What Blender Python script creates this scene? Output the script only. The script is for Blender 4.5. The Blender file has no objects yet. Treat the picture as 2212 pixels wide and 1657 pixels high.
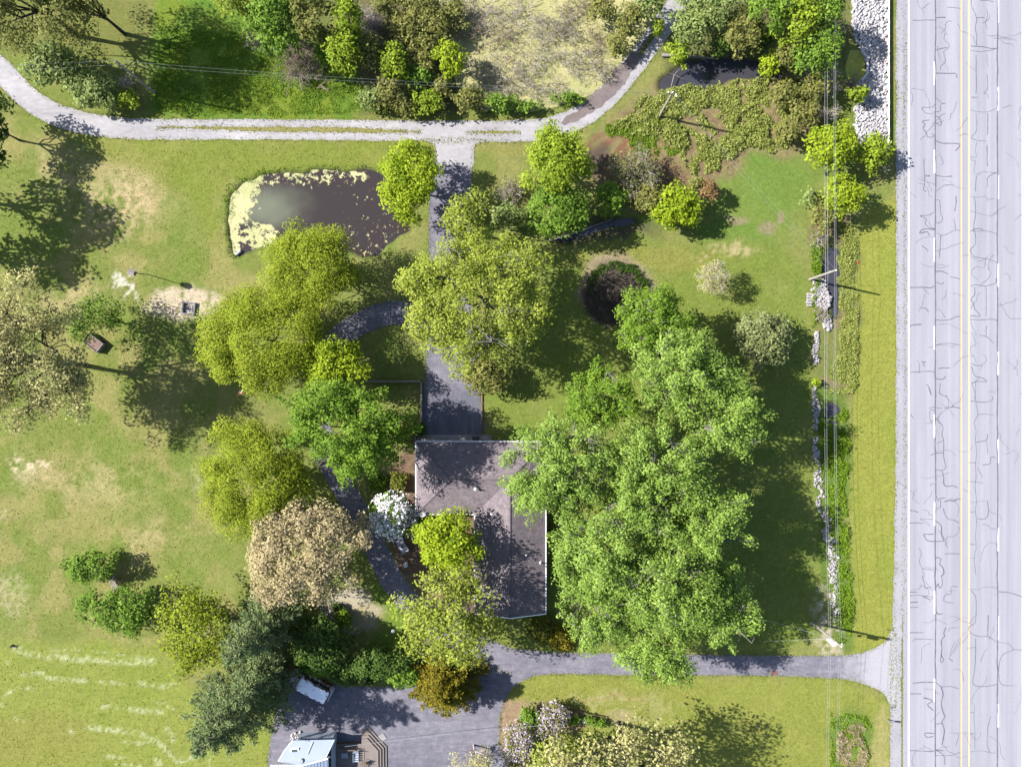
import bpy, math, random
import numpy as np
from mathutils import Vector, geometry

# ------------------------------------------------------------------ camera, sky, sun, exposure
S = bpy.context.scene
CAM_H = 94.5                     # metres above the lawn, looking straight down
PXM = 15.6                       # survey scale: plan units per metre on the ground
cam_d = bpy.data.cameras.new('camera'); cam = bpy.data.objects.new('camera', cam_d)
S.collection.objects.link(cam); S.camera = cam
cam.location = (0, 0, CAM_H); cam.rotation_euler = (0, 0, 0)
cam_d.sensor_width = 36; cam_d.lens = 24.0; cam_d.clip_end = 2000
SUN_EL, SUN_AZ = math.radians(37.8), math.radians(12.5)
W = bpy.data.worlds.new('World'); S.world = W; W.use_nodes = True
nt = W.node_tree; bg = nt.nodes['Background']
sky = nt.nodes.new('ShaderNodeTexSky'); sky.sky_type = 'NISHITA'; sky.sun_disc = False
sky.sun_elevation = SUN_EL; sky.sun_rotation = math.radians(282.5)
nt.links.new(sky.outputs[0], bg.inputs[0]); bg.inputs[1].default_value = 0.075
sd = bpy.data.lights.new('sun', 'SUN'); sun = bpy.data.objects.new('sun', sd); S.collection.objects.link(sun)
sd.energy = 5.0; sd.angle = math.radians(0.5); sd.color = (1.0, 0.955, 0.89)
ld = Vector((math.cos(SUN_EL) * math.cos(SUN_AZ), -math.cos(SUN_EL) * math.sin(SUN_AZ), -math.sin(SUN_EL)))
sun.rotation_euler = ld.to_track_quat('-Z', 'Y').to_euler(); sun.location = (-60, 14, 70)
S.view_settings.view_transform = 'Standard'; S.view_settings.look = 'None'
S.view_settings.gamma = 1; S.view_settings.exposure = 1.80; S.view_settings.use_curve_mapping = False
S.cycles.max_bounces = 6; S.cycles.transparent_max_bounces = 6

# ------------------------------------------------------------------ helpers
COL = S.collection
def P(dx, dy, z=0.0):
    """plan coordinate -> world point (a point seen there when it stands z metres up)"""
    k = (CAM_H - z) / CAM_H / PXM
    return np.array([(dx - 1106) * k, (828.5 - dy) * k, z])
def PV(dx, dy, z=0.0): return Vector(P(dx, dy, z))
def W2(dx, dy):                   # ground position without the lift
    return np.array([(dx - 1106) / PXM, (828.5 - dy) / PXM])

def _h(ix, iy, s):
    n = (ix.astype(np.int64) * 374761393 + iy.astype(np.int64) * 668265263 + s * 974711) & 0x7fffffff
    n = ((n ^ (n >> 13)) * 1274126177) & 0x7fffffff
    return ((n ^ (n >> 16)) & 0xffff) / 65535.0
def vnoise(x, y, s=0):
    x = np.asarray(x, float); y = np.asarray(y, float)
    ix, iy = np.floor(x), np.floor(y); fx, fy = x - ix, y - iy
    fx = fx * fx * (3 - 2 * fx); fy = fy * fy * (3 - 2 * fy)
    a, b, c, d = _h(ix, iy, s), _h(ix + 1, iy, s), _h(ix, iy + 1, s), _h(ix + 1, iy + 1, s)
    return (a * (1 - fx) + b * fx) * (1 - fy) + (c * (1 - fx) + d * fx) * fy
def fbm(x, y, s=0, o=4):
    t = 0; a = .5; n = 0
    for i in range(o):
        t = t + a * vnoise(np.asarray(x) * 2 ** i, np.asarray(y) * 2 ** i, s + i * 17); n += a; a *= .5
    return t / n
def smooth(e0, e1, x):
    t = np.clip((x - e0) / (e1 - e0), 0, 1); return t * t * (3 - 2 * t)
def inpoly(x, y, poly):
    r = np.zeros(np.shape(x), bool); n = len(poly)
    for i in range(n):
        x1, y1 = poly[i]; x2, y2 = poly[(i + 1) % n]
        if y1 == y2: continue
        c = ((y1 > y) != (y2 > y)) & (x < (x2 - x1) * (y - y1) / (y2 - y1) + x1)
        r ^= c
    return r

def raw_mesh(name, V, F, attrs=None, smooth_shade=False):
    """V (n,3) and F (m,k) arrays -> mesh"""
    V = np.asarray(V, np.float32); F = np.asarray(F, np.int32)
    me = bpy.data.meshes.new(name)
    me.vertices.add(len(V)); me.vertices.foreach_set('co', V.ravel())
    k = F.shape[1]
    me.loops.add(F.size); me.loops.foreach_set('vertex_index', F.ravel())
    me.polygons.add(len(F)); me.polygons.foreach_set('loop_start', np.arange(0, F.size, k, dtype=np.int32))
    if smooth_shade: me.polygons.foreach_set('use_smooth', np.ones(len(F), bool))
    for an, (ty, arr) in (attrs or {}).items():
        a = me.attributes.new(an, ty, 'POINT')
        a.data.foreach_set('value' if ty == 'FLOAT' else 'color', np.asarray(arr, np.float32).ravel())
    me.update(calc_edges=True)
    return me
def link(name, me, mat=None, parent=None, **props):
    o = bpy.data.objects.new(name, me); COL.objects.link(o)
    if mat is not None and me is not None and len(me.materials) == 0: me.materials.append(mat)
    if parent is not None: o.parent = parent
    for k, v in props.items(): o[k] = v
    return o
def thing(name, label, category, loc=(0, 0, 0), rz=0.0, group=None):
    o = bpy.data.objects.new(name, None); COL.objects.link(o); o.empty_display_size = .3
    o.location = loc; o.rotation_euler = (0, 0, rz); o['label'] = label; o['category'] = category
    if group: o['group'] = group
    return o
class MB:
    """collects shapes into one mesh"""
    def __init__(s): s.v = []; s.f = []
    def add(s, vs, fs):
        n = len(s.v); s.v += [tuple(map(float, p)) for p in vs]; s.f += [tuple(i + n for i in f) for f in fs]; return s
    def box(s, c, size, rz=0, rx=0, ry=0, taper=1.0):
        hx, hy, hz = size[0] / 2, size[1] / 2, size[2] / 2
        from mathutils import Euler
        R = Euler((rx, ry, rz)).to_matrix(); c = Vector(c); vs = []
        for z, t in ((-hz, 1), (hz, taper)):
            for x, y in ((-hx, -hy), (hx, -hy), (hx, hy), (-hx, hy)): vs.append(c + R @ Vector((x * t, y * t, z)))
        return s.add(vs, [(3, 2, 1, 0), (4, 5, 6, 7), (0, 1, 5, 4), (1, 2, 6, 5), (2, 3, 7, 6), (3, 0, 4, 7)])
    def tube(s, pts, r, n=8, cap=True):
        pts = [Vector(p) for p in pts]; rs = r if isinstance(r, (list, tuple)) else [r] * len(pts); vs = []; fs = []
        for i, p in enumerate(pts):
            d = (pts[min(i + 1, len(pts) - 1)] - pts[max(i - 1, 0)]).normalized()
            a = d.orthogonal().normalized(); b = d.cross(a)
            if i and abs(d.dot(pd)) > .2:
                a = (pa - d * pa.dot(d)).normalized(); b = d.cross(a)
            pa, pd = a, d
            for j in range(n):
                t = 2 * math.pi * j / n; vs.append(p + (a * math.cos(t) + b * math.sin(t)) * rs[i])
        for i in range(len(pts) - 1):
            for j in range(n):
                fs.append((i * n + j, i * n + (j + 1) % n, (i + 1) * n + (j + 1) % n, (i + 1) * n + j))
        if cap: fs += [tuple(range(n))[::-1], tuple(range((len(pts) - 1) * n, len(pts) * n))]
        return s.add(vs, fs)
    def prism(s, poly, z0, z1):
        n = len(poly); vs = [(x, y, z0) for x, y in poly] + [(x, y, z1) for x, y in poly]
        fs = [tuple(range(n))[::-1], tuple(range(n, 2 * n))] + [(i, (i + 1) % n, n + (i + 1) % n, n + i) for i in range(n)]
        return s.add(vs, fs)
    def ball(s, c, r, n=10, m=6, jit=0, rng=None):
        c = Vector(c); r = (r, r, r) if not isinstance(r, (tuple, list)) else r; vs = []; fs = []
        for i in range(m + 1):
            t = math.pi * i / m
            for j in range(n):
                a = 2 * math.pi * j / n; q = 1 + (rng.uniform(-jit, jit) if rng else 0)
                vs.append(c + Vector((r[0] * math.sin(t) * math.cos(a) * q, r[1] * math.sin(t) * math.sin(a) * q, r[2] * math.cos(t))))
        for i in range(m):
            for j in range(n): fs.append((i * n + j, (i + 1) * n + j, (i + 1) * n + (j + 1) % n, i * n + (j + 1) % n))
        return s.add(vs, fs)
    def build(s, name, mat, parent=None, smooth_shade=False, bevel=0, **props):
        me = bpy.data.meshes.new(name); me.from_pydata(s.v, [], s.f); me.update()
        if smooth_shade:
            for p in me.polygons: p.use_smooth = True
        o = link(name, me, mat, parent, **props)
        if bevel:
            m = o.modifiers.new('bevel', 'BEVEL'); m.width = bevel; m.segments = 2; m.limit_method = 'ANGLE'
        return o

# ------------------------------------------------------------------ materials
def mat(name, build):
    m = bpy.data.materials.new(name); m.use_nodes = True; t = m.node_tree; t.nodes.clear()
    out = t.nodes.new('ShaderNodeOutputMaterial'); sh = build(t); t.links.new(sh, out.inputs[0]); return m
def N(t, ty, **k):
    n = t.nodes.new(ty)
    for a, v in k.items():
        if a.startswith('i_'):
            key = a[2:]; n.inputs[int(key) if key.isdigit() else key].default_value = v
        else: setattr(n, a, v)
    return n
def L(t, a, b): t.links.new(a, b)
def coords(t, scale=(1, 1, 1), kind='Object'):
    tc = N(t, 'ShaderNodeTexCoord'); mp = N(t, 'ShaderNodeMapping'); mp.inputs['Scale'].default_value = scale
    L(t, tc.outputs[kind], mp.inputs[0]); return mp.outputs[0]
def noise(t, vec, scale, detail=4, rough=.6, dist=0):
    n = N(t, 'ShaderNodeTexNoise'); n.inputs['Scale'].default_value = scale; n.inputs['Detail'].default_value = detail
    n.inputs['Roughness'].default_value = rough; n.inputs['Distortion'].default_value = dist
    L(t, vec, n.inputs['Vector']); return n.outputs['Fac']
def ramp(t, fac, stops):
    r = N(t, 'ShaderNodeValToRGB'); e = r.color_ramp.elements
    while len(e) > 1: e.remove(e[-1])
    e[0].position = stops[0][0]; e[0].color = (*stops[0][1], 1) if len(stops[0][1]) == 3 else stops[0][1]
    for p, c in stops[1:]:
        q = e.new(p); q.color = (*c, 1) if len(c) == 3 else c
    L(t, fac, r.inputs[0]); return r.outputs[0]
def mixc(t, fac, a, b, mode='MIX'):
    m = N(t, 'ShaderNodeMix', data_type='RGBA', blend_type=mode)
    for s, v in ((0, fac), (6, a), (7, b)):
        if hasattr(v, 'is_linked') or hasattr(v, 'links'): L(t, v, m.inputs[s])
        else: m.inputs[s].default_value = v if s == 0 else ((*v, 1) if len(v) == 3 else v)
    return m.outputs[2]
def prin(t, col, rough=.8, spec=.3, bump=None, bstr=.3, bdist=.05, metal=0, **kw):
    b = N(t, 'ShaderNodeBsdfPrincipled')
    if hasattr(col, 'links'): L(t, col, b.inputs['Base Color'])
    else: b.inputs['Base Color'].default_value = (*col, 1)
    if hasattr(rough, 'links'): L(t, rough, b.inputs['Roughness'])
    else: b.inputs['Roughness'].default_value = rough
    b.inputs['Specular IOR Level'].default_value = spec; b.inputs['Metallic'].default_value = metal
    if bump is not None:
        bp = N(t, 'ShaderNodeBump'); bp.inputs['Strength'].default_value = bstr; bp.inputs['Distance'].default_value = bdist
        L(t, bump, bp.inputs['Height']); L(t, bp.outputs[0], b.inputs['Normal'])
    return b.outputs[0]
AK = .66     # overall reflectance of stone, paving and paint at this exposure
def grit(name, stops, scale=3, fine=25, rough=.9, spec=.2, bstr=.4, bdist=.04, stretch=(1, 1, 1), big=.25):
    """mottled surface: ramp of colours over mixed coarse and fine noise"""
    stops = [(q, tuple(x * AK for x in c)) for q, c in stops]
    def f(t):
        v = coords(t, stretch); a = noise(t, v, scale, 6, .65); b = noise(t, v, fine, 3, .7); c = noise(t, v, big, 3, .5)
        m1 = N(t, 'ShaderNodeMix', data_type='FLOAT'); m1.inputs[0].default_value = .5; L(t, a, m1.inputs[2]); L(t, b, m1.inputs[3])
        m2 = N(t, 'ShaderNodeMix', data_type='FLOAT'); m2.inputs[0].default_value = .35; L(t, m1.outputs[0], m2.inputs[2]); L(t, c, m2.inputs[3])
        return prin(t, ramp(t, m2.outputs[0], stops), rough, spec, b, bstr, bdist)
    return mat(name, f)
def plain(name, c, rough=.6, spec=.4, var=.15, metal=0, scale=6):
    c = tuple(x * (AK if max(c) < .7 else 1) for x in c)
    def f(t):
        n = noise(t, coords(t), scale, 4)
        lo = tuple(x * (1 - var) for x in c); hi = tuple(min(1, x * (1 + var)) for x in c)
        return prin(t, ramp(t, n, [(.3, lo), (.7, hi)]), rough, spec, n, .05, .01, metal)
    return mat(name, f)
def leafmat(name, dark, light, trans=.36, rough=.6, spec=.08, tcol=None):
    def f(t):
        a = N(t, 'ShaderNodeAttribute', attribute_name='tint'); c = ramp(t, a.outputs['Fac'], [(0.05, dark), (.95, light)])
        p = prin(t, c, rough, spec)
        tr = N(t, 'ShaderNodeBsdfTranslucent')
        tm = mixc(t, 1.0, c, tcol or (1.0, 1.1, .5), 'MULTIPLY'); L(t, tm, tr.inputs[0])
        mx = N(t, 'ShaderNodeMixShader'); mx.inputs[0].default_value = trans
        L(t, p, mx.inputs[1]); L(t, tr.outputs[0], mx.inputs[2]); return mx.outputs[0]
    return mat(name, f)

LM = {  # foliage: dark / light leaf colours
 'lime':   leafmat('leaf_lime', (.105, .160, .008), (.26, .325, .018)),
 'spring': leafmat('leaf_spring', (.090, .140, .010), (.22, .285, .024)),
 'maple':  leafmat('leaf_maple', (.055, .110, .010), (.155, .240, .026)),
 'silver': leafmat('leaf_silver', (.070, .130, .013), (.215, .305, .058), rough=.5, spec=.15),
 'willow': leafmat('leaf_willow', (.122, .152, .010), (.222, .268, .020)),
 'cotton': leafmat('leaf_cottonwood', (.125, .155, .014), (.258, .300, .046), spec=.12),
 'tan':    leafmat('leaf_tan_blossom', (.19, .155, .080), (.39, .33, .185), tcol=(1.05, 1, .75)),
 'oak':    leafmat('leaf_oak_catkin', (.185, .178, .062), (.385, .365, .165), tcol=(1.05, 1, .7)),
 'olive':  leafmat('leaf_olive', (.090, .098, .022), (.200, .200, .058)),
 'sage':   leafmat('leaf_sage', (.080, .118, .028), (.215, .262, .082), spec=.15),
 'green':  leafmat('leaf_green', (.050, .102, .010), (.150, .240, .030)),
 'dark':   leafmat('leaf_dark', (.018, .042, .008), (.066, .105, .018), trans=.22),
 'pine':   leafmat('needle_pine', (.042, .075, .026), (.165, .205, .082), trans=.2),
 'bronze': leafmat('needle_bronze', (.065, .060, .006), (.185, .155, .014), trans=.2),
 'yew':    leafmat('needle_yew', (.050, .065, .008), (.130, .135, .020), trans=.15),
 'hawth':  leafmat('leaf_hawthorn', (.055, .072, .020), (.185, .205, .085), trans=.2),
 'rust':   leafmat('leaf_rust', (.10, .062, .024), (.21, .135, .060), trans=.25),
 'white':  leafmat('petal_white', (.36, .37, .38), (.78, .76, .76), trans=.25, tcol=(1, 1, 1)),
 'lilac':  leafmat('petal_lilac', (.16, .13, .17), (.44, .38, .47), trans=.25, tcol=(1, .95, 1)),
 'lawn':   leafmat('blade_lawn', (.09, .120, .016), (.20, .215, .042), trans=.25),
 'lush':   leafmat('blade_lush', (.065, .125, .008), (.160, .235, .020), trans=.3),
 'weed':   leafmat('blade_weed', (.125, .155, .026), (.285, .305, .090), trans=.3),
 'straw':  leafmat('blade_straw', (.16, .13, .07), (.36, .30, .18), trans=.25, tcol=(1, 1, .8)),
}
bark = grit('bark_brown', [(.3, (.045, .035, .028)), (.7, (.14, .115, .09))], 4, 20)
bark_grey = grit('bark_grey', [(.3, (.10, .09, .08)), (.7, (.29, .265, .24))], 4, 20)
bark_dark = grit('bark_dark', [(.3, (.022, .020, .020)), (.7, (.075, .066, .058))], 4, 20)
twig_grey = grit('twig_grey', [(.3, (.27, .23, .21)), (.7, (.60, .53, .49))], 4, 20)
twig_brown = grit('twig_brown', [(.3, (.17, .125, .105)), (.7, (.46, .36, .31))], 4, 20)
# ------------------------------------------------------------------ plan outlines (survey of the site)
POND = [(498,470),(503,425),(520,402),(560,386),(600,377),(650,373),(690,366),(740,370),(800,372),(832,380),(862,402),(884,438),(890,468),(880,490),(862,510),(846,526),(820,541),(790,547),(750,545),(690,534),(620,524),(556,534),(524,548),(508,552),(500,535),(496,500)]
MARSH = [(900,-90),(930,20),(915,60),(960,110),(985,150),(1000,225),(1060,236),(1130,238),(1215,226),(1285,190),(1335,142),(1385,80),(1425,0),(1450,-90)]
CREEK = [(1425,175),(1455,150),(1480,136),(1530,126),(1600,128),(1660,140),(1700,150),(1690,168),(1640,166),(1590,166),(1548,180),(1524,194),(1494,182),(1458,196),(1428,196)]
POOL = [(1270,325),(1300,318),(1318,335),(1316,362),(1296,376),(1272,366)]
LOGPOOL = [(1195,520),(1240,502),(1300,484),(1350,472),(1385,470),(1372,484),(1320,492),(1270,506),(1225,522)]
DITCHW = [(1782,560),(1796,536),(1812,540),(1818,580),(1814,640),(1808,690),(1796,690),(1798,640),(1786,600)]
DITCHP = [(1782,872),(1800,866),(1816,874),(1822,892),(1806,912),(1790,918),(1784,900)]
MARSHLAND = [(1290,300),(1330,240),(1400,190),(1440,160),(1560,150),(1700,150),(1760,180),(1770,250),(1740,320),(1700,350),(1620,330),(1590,380),(1520,420),(1420,440),(1340,420),(1280,400),(1265,350)]
TRACK_C = [(-150,40),(-60,105),(0,150),(60,212),(120,248),(190,268),(260,277),(330,280),(600,281),(1000,284),(1130,283),(1200,274),(1262,248),(1315,205),(1362,150),(1402,98),(1436,50),(1470,0),(1530,-90)]
SIDE_C = [(925,690),(890,679),(845,677),(800,690),(752,715),(718,748),(696,800),(688,880),(698,960),(732,1035),(772,1105),(812,1185),(846,1250),(890,1306),(960,1362),(1040,1402),(1110,1428)]

def catmull(pts, step=.4):
    pts = [np.array(p, float) for p in pts]; out = []
    for i in range(len(pts) - 1):
        p0 = pts[max(i - 1, 0)]; p1, p2 = pts[i], pts[i + 1]; p3 = pts[min(i + 2, len(pts) - 1)]
        n = max(2, int(np.linalg.norm(p2 - p1) / step))
        for t in np.arange(n) / n:
            out.append(.5 * ((2 * p1) + (-p0 + p2) * t + (2 * p0 - 5 * p1 + 4 * p2 - p3) * t * t + (-p0 + 3 * p1 - 3 * p2 + p3) * t ** 3))
    out.append(pts[-1]); return np.array(out)
def wpoly(poly): return [tuple(W2(*p)) for p in poly]
def fringe_pts(edge): EDGES.append(np.asarray(edge))
EDGES = []
def ribbon(name, pts_d, width_m, z, m, seed=0, rag=.18, parent=None, fringe=True, **props):
    c = catmull([W2(*p) for p in pts_d]); d = np.gradient(c, axis=0); d /= np.linalg.norm(d, axis=1)[:, None] + 1e-9
    nrm = np.stack([-d[:, 1], d[:, 0]], 1); s = np.cumsum(np.r_[0, np.linalg.norm(np.diff(c, axis=0), axis=1)])
    w = np.interp(np.linspace(0, 1, len(c)), np.linspace(0, 1, len(width_m)), width_m) if isinstance(width_m, (list, tuple)) else np.full(len(c), width_m)
    l = c + nrm * (w / 2 + rag * 2 * (fbm(s * 1.1, s * 0, seed) - .5) * 1.6)[:, None]
    r = c - nrm * (w / 2 + rag * 2 * (fbm(s * 1.1, s * 0, seed + 5) - .5) * 1.6)[:, None]
    n = len(c); V = np.zeros((2 * n, 3)); V[:n, :2] = l; V[n:, :2] = r; V[:, 2] = z
    i = np.arange(n - 1); F = np.stack([i, i + n, i + n + 1, i + 1], 1)
    if fringe: fringe_pts(l); fringe_pts(r)
    me = raw_mesh(name, V, F); return link(name, me, m, parent, **props)
def sheet(name, poly_d, z, m, seed=0, rag=.15, step=.35, parent=None, fringe=True, thick=0, **props):
    b = catmull([W2(*p) for p in poly_d] + [W2(*poly_d[0])], step)[:-1] if rag >= 0 else np.array([W2(*p) for p in poly_d])
    if rag > 0:
        d = np.gradient(b, axis=0); d /= np.linalg.norm(d, axis=1)[:, None] + 1e-9; nrm = np.stack([-d[:, 1], d[:, 0]], 1)
        b = b + nrm * (rag * 3 * (fbm(b[:, 0] * 1.1, b[:, 1] * 1.1, seed) - .5))[:, None]
    if fringe: fringe_pts(b)
    vs = [Vector((x, y, z)) for x, y in b]; tr = geometry.tessellate_polygon([vs])
    V = np.array([tuple(v) for v in vs]); F = np.array(tr)
    a, bb, c = V[F[:, 0]], V[F[:, 1]], V[F[:, 2]]
    cr = (bb - a)[:, 0] * (c - a)[:, 1] - (bb - a)[:, 1] * (c - a)[:, 0]; F[cr < 0] = F[cr < 0][:, ::-1]
    return link(name, raw_mesh(name, V, F), m, parent, **props)

# ------------------------------------------------------------------ ground sheet
gs = .31
gx = np.r_[np.array([-600, -300, -180, -120, -95, -85]), np.arange(-80, 80.01, gs), np.array([85, 95, 120, 180, 300, 600])]
gy = np.r_[np.array([-600, -300, -180, -120, -85, -68]), np.arange(-62, 62.01, gs), np.array([68, 85, 120, 180, 300, 600])]
GX, GY = np.meshgrid(gx, gy); DX, DY = GX * PXM + 1106, 828.5 - GY * PXM     # plan units
n1 = fbm(GX * .35, GY * .35, 3); n2 = fbm(GX * .35, GY * .35, 9)
WX, WY = DX + (n1 - .5) * 46, DY + (n2 - .5) * 46                              # warped, for ragged outlines
nf = fbm(GX * 1.6, GY * 1.6, 21); nb = fbm(GX * .09, GY * .09, 33, 3); nm = fbm(GX * .3, GY * .3, 41, 5)
nh = fbm(GX * 2.6, GY * 2.6, 61, 3)
C = np.zeros(GX.shape + (3,))
def col(c): return np.array(c)[None, None, :]
def paint(mask, c, k=1.0):
    global C
    m = np.clip(mask * k, 0, 1)[..., None]; C = C * (1 - m) + col(c) * m
def ell(cx, cy, rx, ry, soft=.35, w=True):
    x, y = (WX, WY) if w else (DX, DY)
    return 1 - smooth(1 - soft, 1 + soft, np.sqrt(((x - cx) / rx) ** 2 + ((y - cy) / ry) ** 2))
def blur(a, n):
    for _ in range(n):
        p = np.pad(a, 1, mode='edge'); a = (p[1:-1, 1:-1] * 2 + p[:-2, 1:-1] + p[2:, 1:-1] + p[1:-1, :-2] + p[1:-1, 2:]) / 6
    return a
def pol(poly, b=3, w=True):
    x, y = (WX, WY) if w else (DX, DY); return blur(inpoly(x, y, poly).astype(float), b)
GREEN, FRESH, DRY, STRAW = (.128, .150, .030), (.100, .145, .020), (.185, .172, .058), (.30, .245, .125)
C[:] = col(GREEN)
paint(smooth(.42, .62, nm), DRY, .55)
paint(smooth(.5, .7, n2), FRESH, .45)
# west lawn: drier, mottled
wl = pol([(-900,250),(500,260),(560,600),(450,1000),(520,1380),(-900,1390)], 14)
paint(wl * smooth(.36, .66, nm), (.200, .185, .062), .75)
paint(wl * smooth(.52, .68, fbm(GX * .22, GY * .22, 57)), (.105, .150, .020), .6)
for a in [(230,420,120,70),(265,455,40,40),(285,400,60,60),(120,360,70,40),(120,640,50,25),(60,1010,40,30),(210,1040,90,50),(330,1150,60,40),(110,1020,40,14),(560,1040,60,40),(190,640,60,30),(300,1180,20,40)]:
    paint(ell(*a[:4], .75) * smooth(.3, .66, nf * .5 + nm * .5), STRAW, .55)
paint(ell(255, 440, 70, 55, .7) * smooth(.35, .65, nf), (.34, .26, .150), .65)
for a in [(10,1285,45,40,.6),(5,1117,18,12,.6),(50,1015,22,20,.7),(428,1040,20,30,.7)]: paint(ell(*a) * smooth(.3, .65, nh), (.34, .29, .18), .5)
# bare crumbs along the west rise
paint(ell(60, 1000, 60, 12) * smooth(.5, .6, nf), (.40, .33, .22), .9)
# long lush strip north of the track
lush = pol([(320,240),(340,-200),(560,-200),(700,90),(800,170),(770,262),(400,262)], 6)
paint(lush, (.088, .148, .010), .9); paint(lush * smooth(.5, .7, nf), (.05, .115, .006), .7); paint(lush * smooth(.48, .6, fbm(GX * .5, GY * .5, 77)), (.135, .165, .012), .6)
paint(pol([(760,235),(1120,245),(1120,262),(760,262)], 4), (.13, .15, .03), .8)
# top-left rough
paint(pol([(-900,-300),(330,-300),(320,110),(100,120),(-900,60)], 8), (.115, .120, .028), .7)
# strip south of the track and round the pond
paint(pol([(150,300),(900,302),(900,372),(480,400),(470,560),(400,420)], 12), (.135, .158, .020), .7)
paint(blur(pol(POND, 8, False), 10), (.085, .140, .012), .5)
# bottom-left hayfield with bleached mowing streaks
field = pol([(-900,1392),(330,1385),(420,1500),(640,1620),(600,1900),(-900,1900)], 8)
paint(field, (.168, .188, .034), .85); paint(field * smooth(.5, .65, nm), (.135, .172, .022), .6)
paint(field * ell(20, 1600, 200, 60), (.17, .155, .035), .5)
def streak(pts, w, k=.55, c=(.38, .39, .25)):
    p = np.array(catmull(pts, 6)); m = np.zeros(GX.shape)
    for (x, y) in p: m = np.maximum(m, 1 - smooth(.35, 1.2, np.hypot((DX * 3 + WX) / 4 - x, (DY * 3 + WY) / 4 - y) / (w * .85)))
    paint(m * smooth(.34, .66, nh), c, k)
for pts, w in [([(35,1400),(70,1412),(150,1420),(240,1428),(330,1426)], 11), ([(110,1402),(200,1408),(330,1418)], 4), ([(45,1457),(95,1455)], 5),
               ([(100,1464),(185,1467)], 7), ([(215,1472),(270,1476)], 5), ([(300,1475),(380,1482)], 8), ([(5,1520),(10,1500),(30,1485),(55,1484),(80,1490)], 6),
               ([(220,1525),(270,1530),(350,1538)], 8), ([(345,1515),(375,1528)], 9), ([(185,1568),(260,1578),(320,1590),(360,1620),(380,1640),(415,1635)], 9),
               ([(270,1603),(320,1606)], 7), ([(225,1632),(270,1636)], 6), ([(215,1645),(220,1665)], 5), ([(250,1650),(300,1655)], 6), ([(360,1575),(372,1600)], 9),
               ([(450,1610),(452,1660)], 4), ([(495,1620),(498,1660)], 4), ([(155,1570),(158,1582)], 7), ([(36,1550),(48,1556)], 8), ([(340,1640),(350,1665)], 12),
               ([(15,1430),(17,1434)], 6), ([(425,1630),(428,1665)], 4)]:
    streak(pts, w)
# east lawn, verge, hollow
paint(pol([(1060,540),(1700,520),(1750,700),(1750,1400),(1060,1400)], 12), (.110, .150, .018), .6)
paint(ell(1400, 560, 180, 26) , (.17, .165, .035), .6); paint(ell(1570, 545, 70, 12) * smooth(.3, .55, nf), (.30, .25, .13), .8)
paint(ell(1670, 400, 110, 110, .6), (.090, .150, .020), .7); paint(ell(1670, 330, 60, 40, .6), (.078, .150, .014), .6); paint(ell(1570, 500, 90, 24, .6), (.075, .140, .014), .7)
paint(ell(1665, 485, 16, 12) + ell(1690, 470, 8, 14) + ell(1600, 478, 26, 8), (.20, .155, .10), .7)
paint(ell(1300, 480, 200, 16), (.085, .145, .012), .6)
paint(ell(1180, 320, 130, 14), (.16, .155, .04), .8)
verge = pol([(1850,470),(1945,420),(1945,1390),(1900,1400),(1840,1410),(1840,1150),(1838,900),(1852,800)], 3, False)
paint(verge, (.182, .192, .030), .9); paint(verge * smooth(.5, .7, fbm(GX * .8, GY * .12, 91)), (.150, .178, .024), .5)
south = pol([(1100,1455),(1830,1465),(1930,1520),(1940,1900),(1090,1900)], 5)
paint(south, (.168, .180, .030), .75); paint(south * ell(1330, 1505, 90, 8), (.26, .20, .10), .5); paint(south * ell(1330, 1530, 120, 40) * smooth(.45, .6, nf), (.22, .21, .09), .6)
paint(pol([(1886,1560),(1925,1520),(1925,1900),(1880,1900)], 3), (.235, .215, .080), .8)
paint(ell(1835, 1590, 48, 60, .3), (.075, .130, .016), .85); paint(ell(1828, 1600, 14, 60) * smooth(.4, .55, nf), (.20, .16, .10), .8)
# ditch by the road
ditch = pol([(1752,470),(1850,470),(1852,800),(1846,860),(1760,850),(1758,640)], 3)
paint(ditch, (.130, .130, .035), .9); paint(ditch * smooth(.48, .62, nf), (.085, .115, .025), .7); paint(ditch * smooth(.55, .68, n2), (.155, .115, .065), .7)
ditch2 = pol([(1752,840),(1830,850),(1832,1150),(1845,1400),(1795,1395),(1762,1100)], 3)
paint(ditch2, (.075, .125, .014), .85)
# soggy marsh east of the track
ml = pol(MARSHLAND, 6); paint(ml, (.175, .145, .062), .9); paint(ml * smooth(.45, .6, nf), (.115, .080, .045), .8)
paint(ell(1340, 320, 90, 26) * smooth(.35, .55, nf), (.145, .070, .038), .8); paint(ell(1420, 380, 60, 26), (.115, .062, .036), .6)
paint(pol([(1440,-200),(1840,-200),(1840,150),(1440,150)], 6), (.09, .095, .028), .85)
paint(pol([(700,-200),(960,-200),(1000,240),(780,240)], 8), (.085, .080, .035), .8)
paint(pol([(560,-200),(720,-200),(720,170),(570,170)], 8), (.07, .09, .02), .7)
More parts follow.
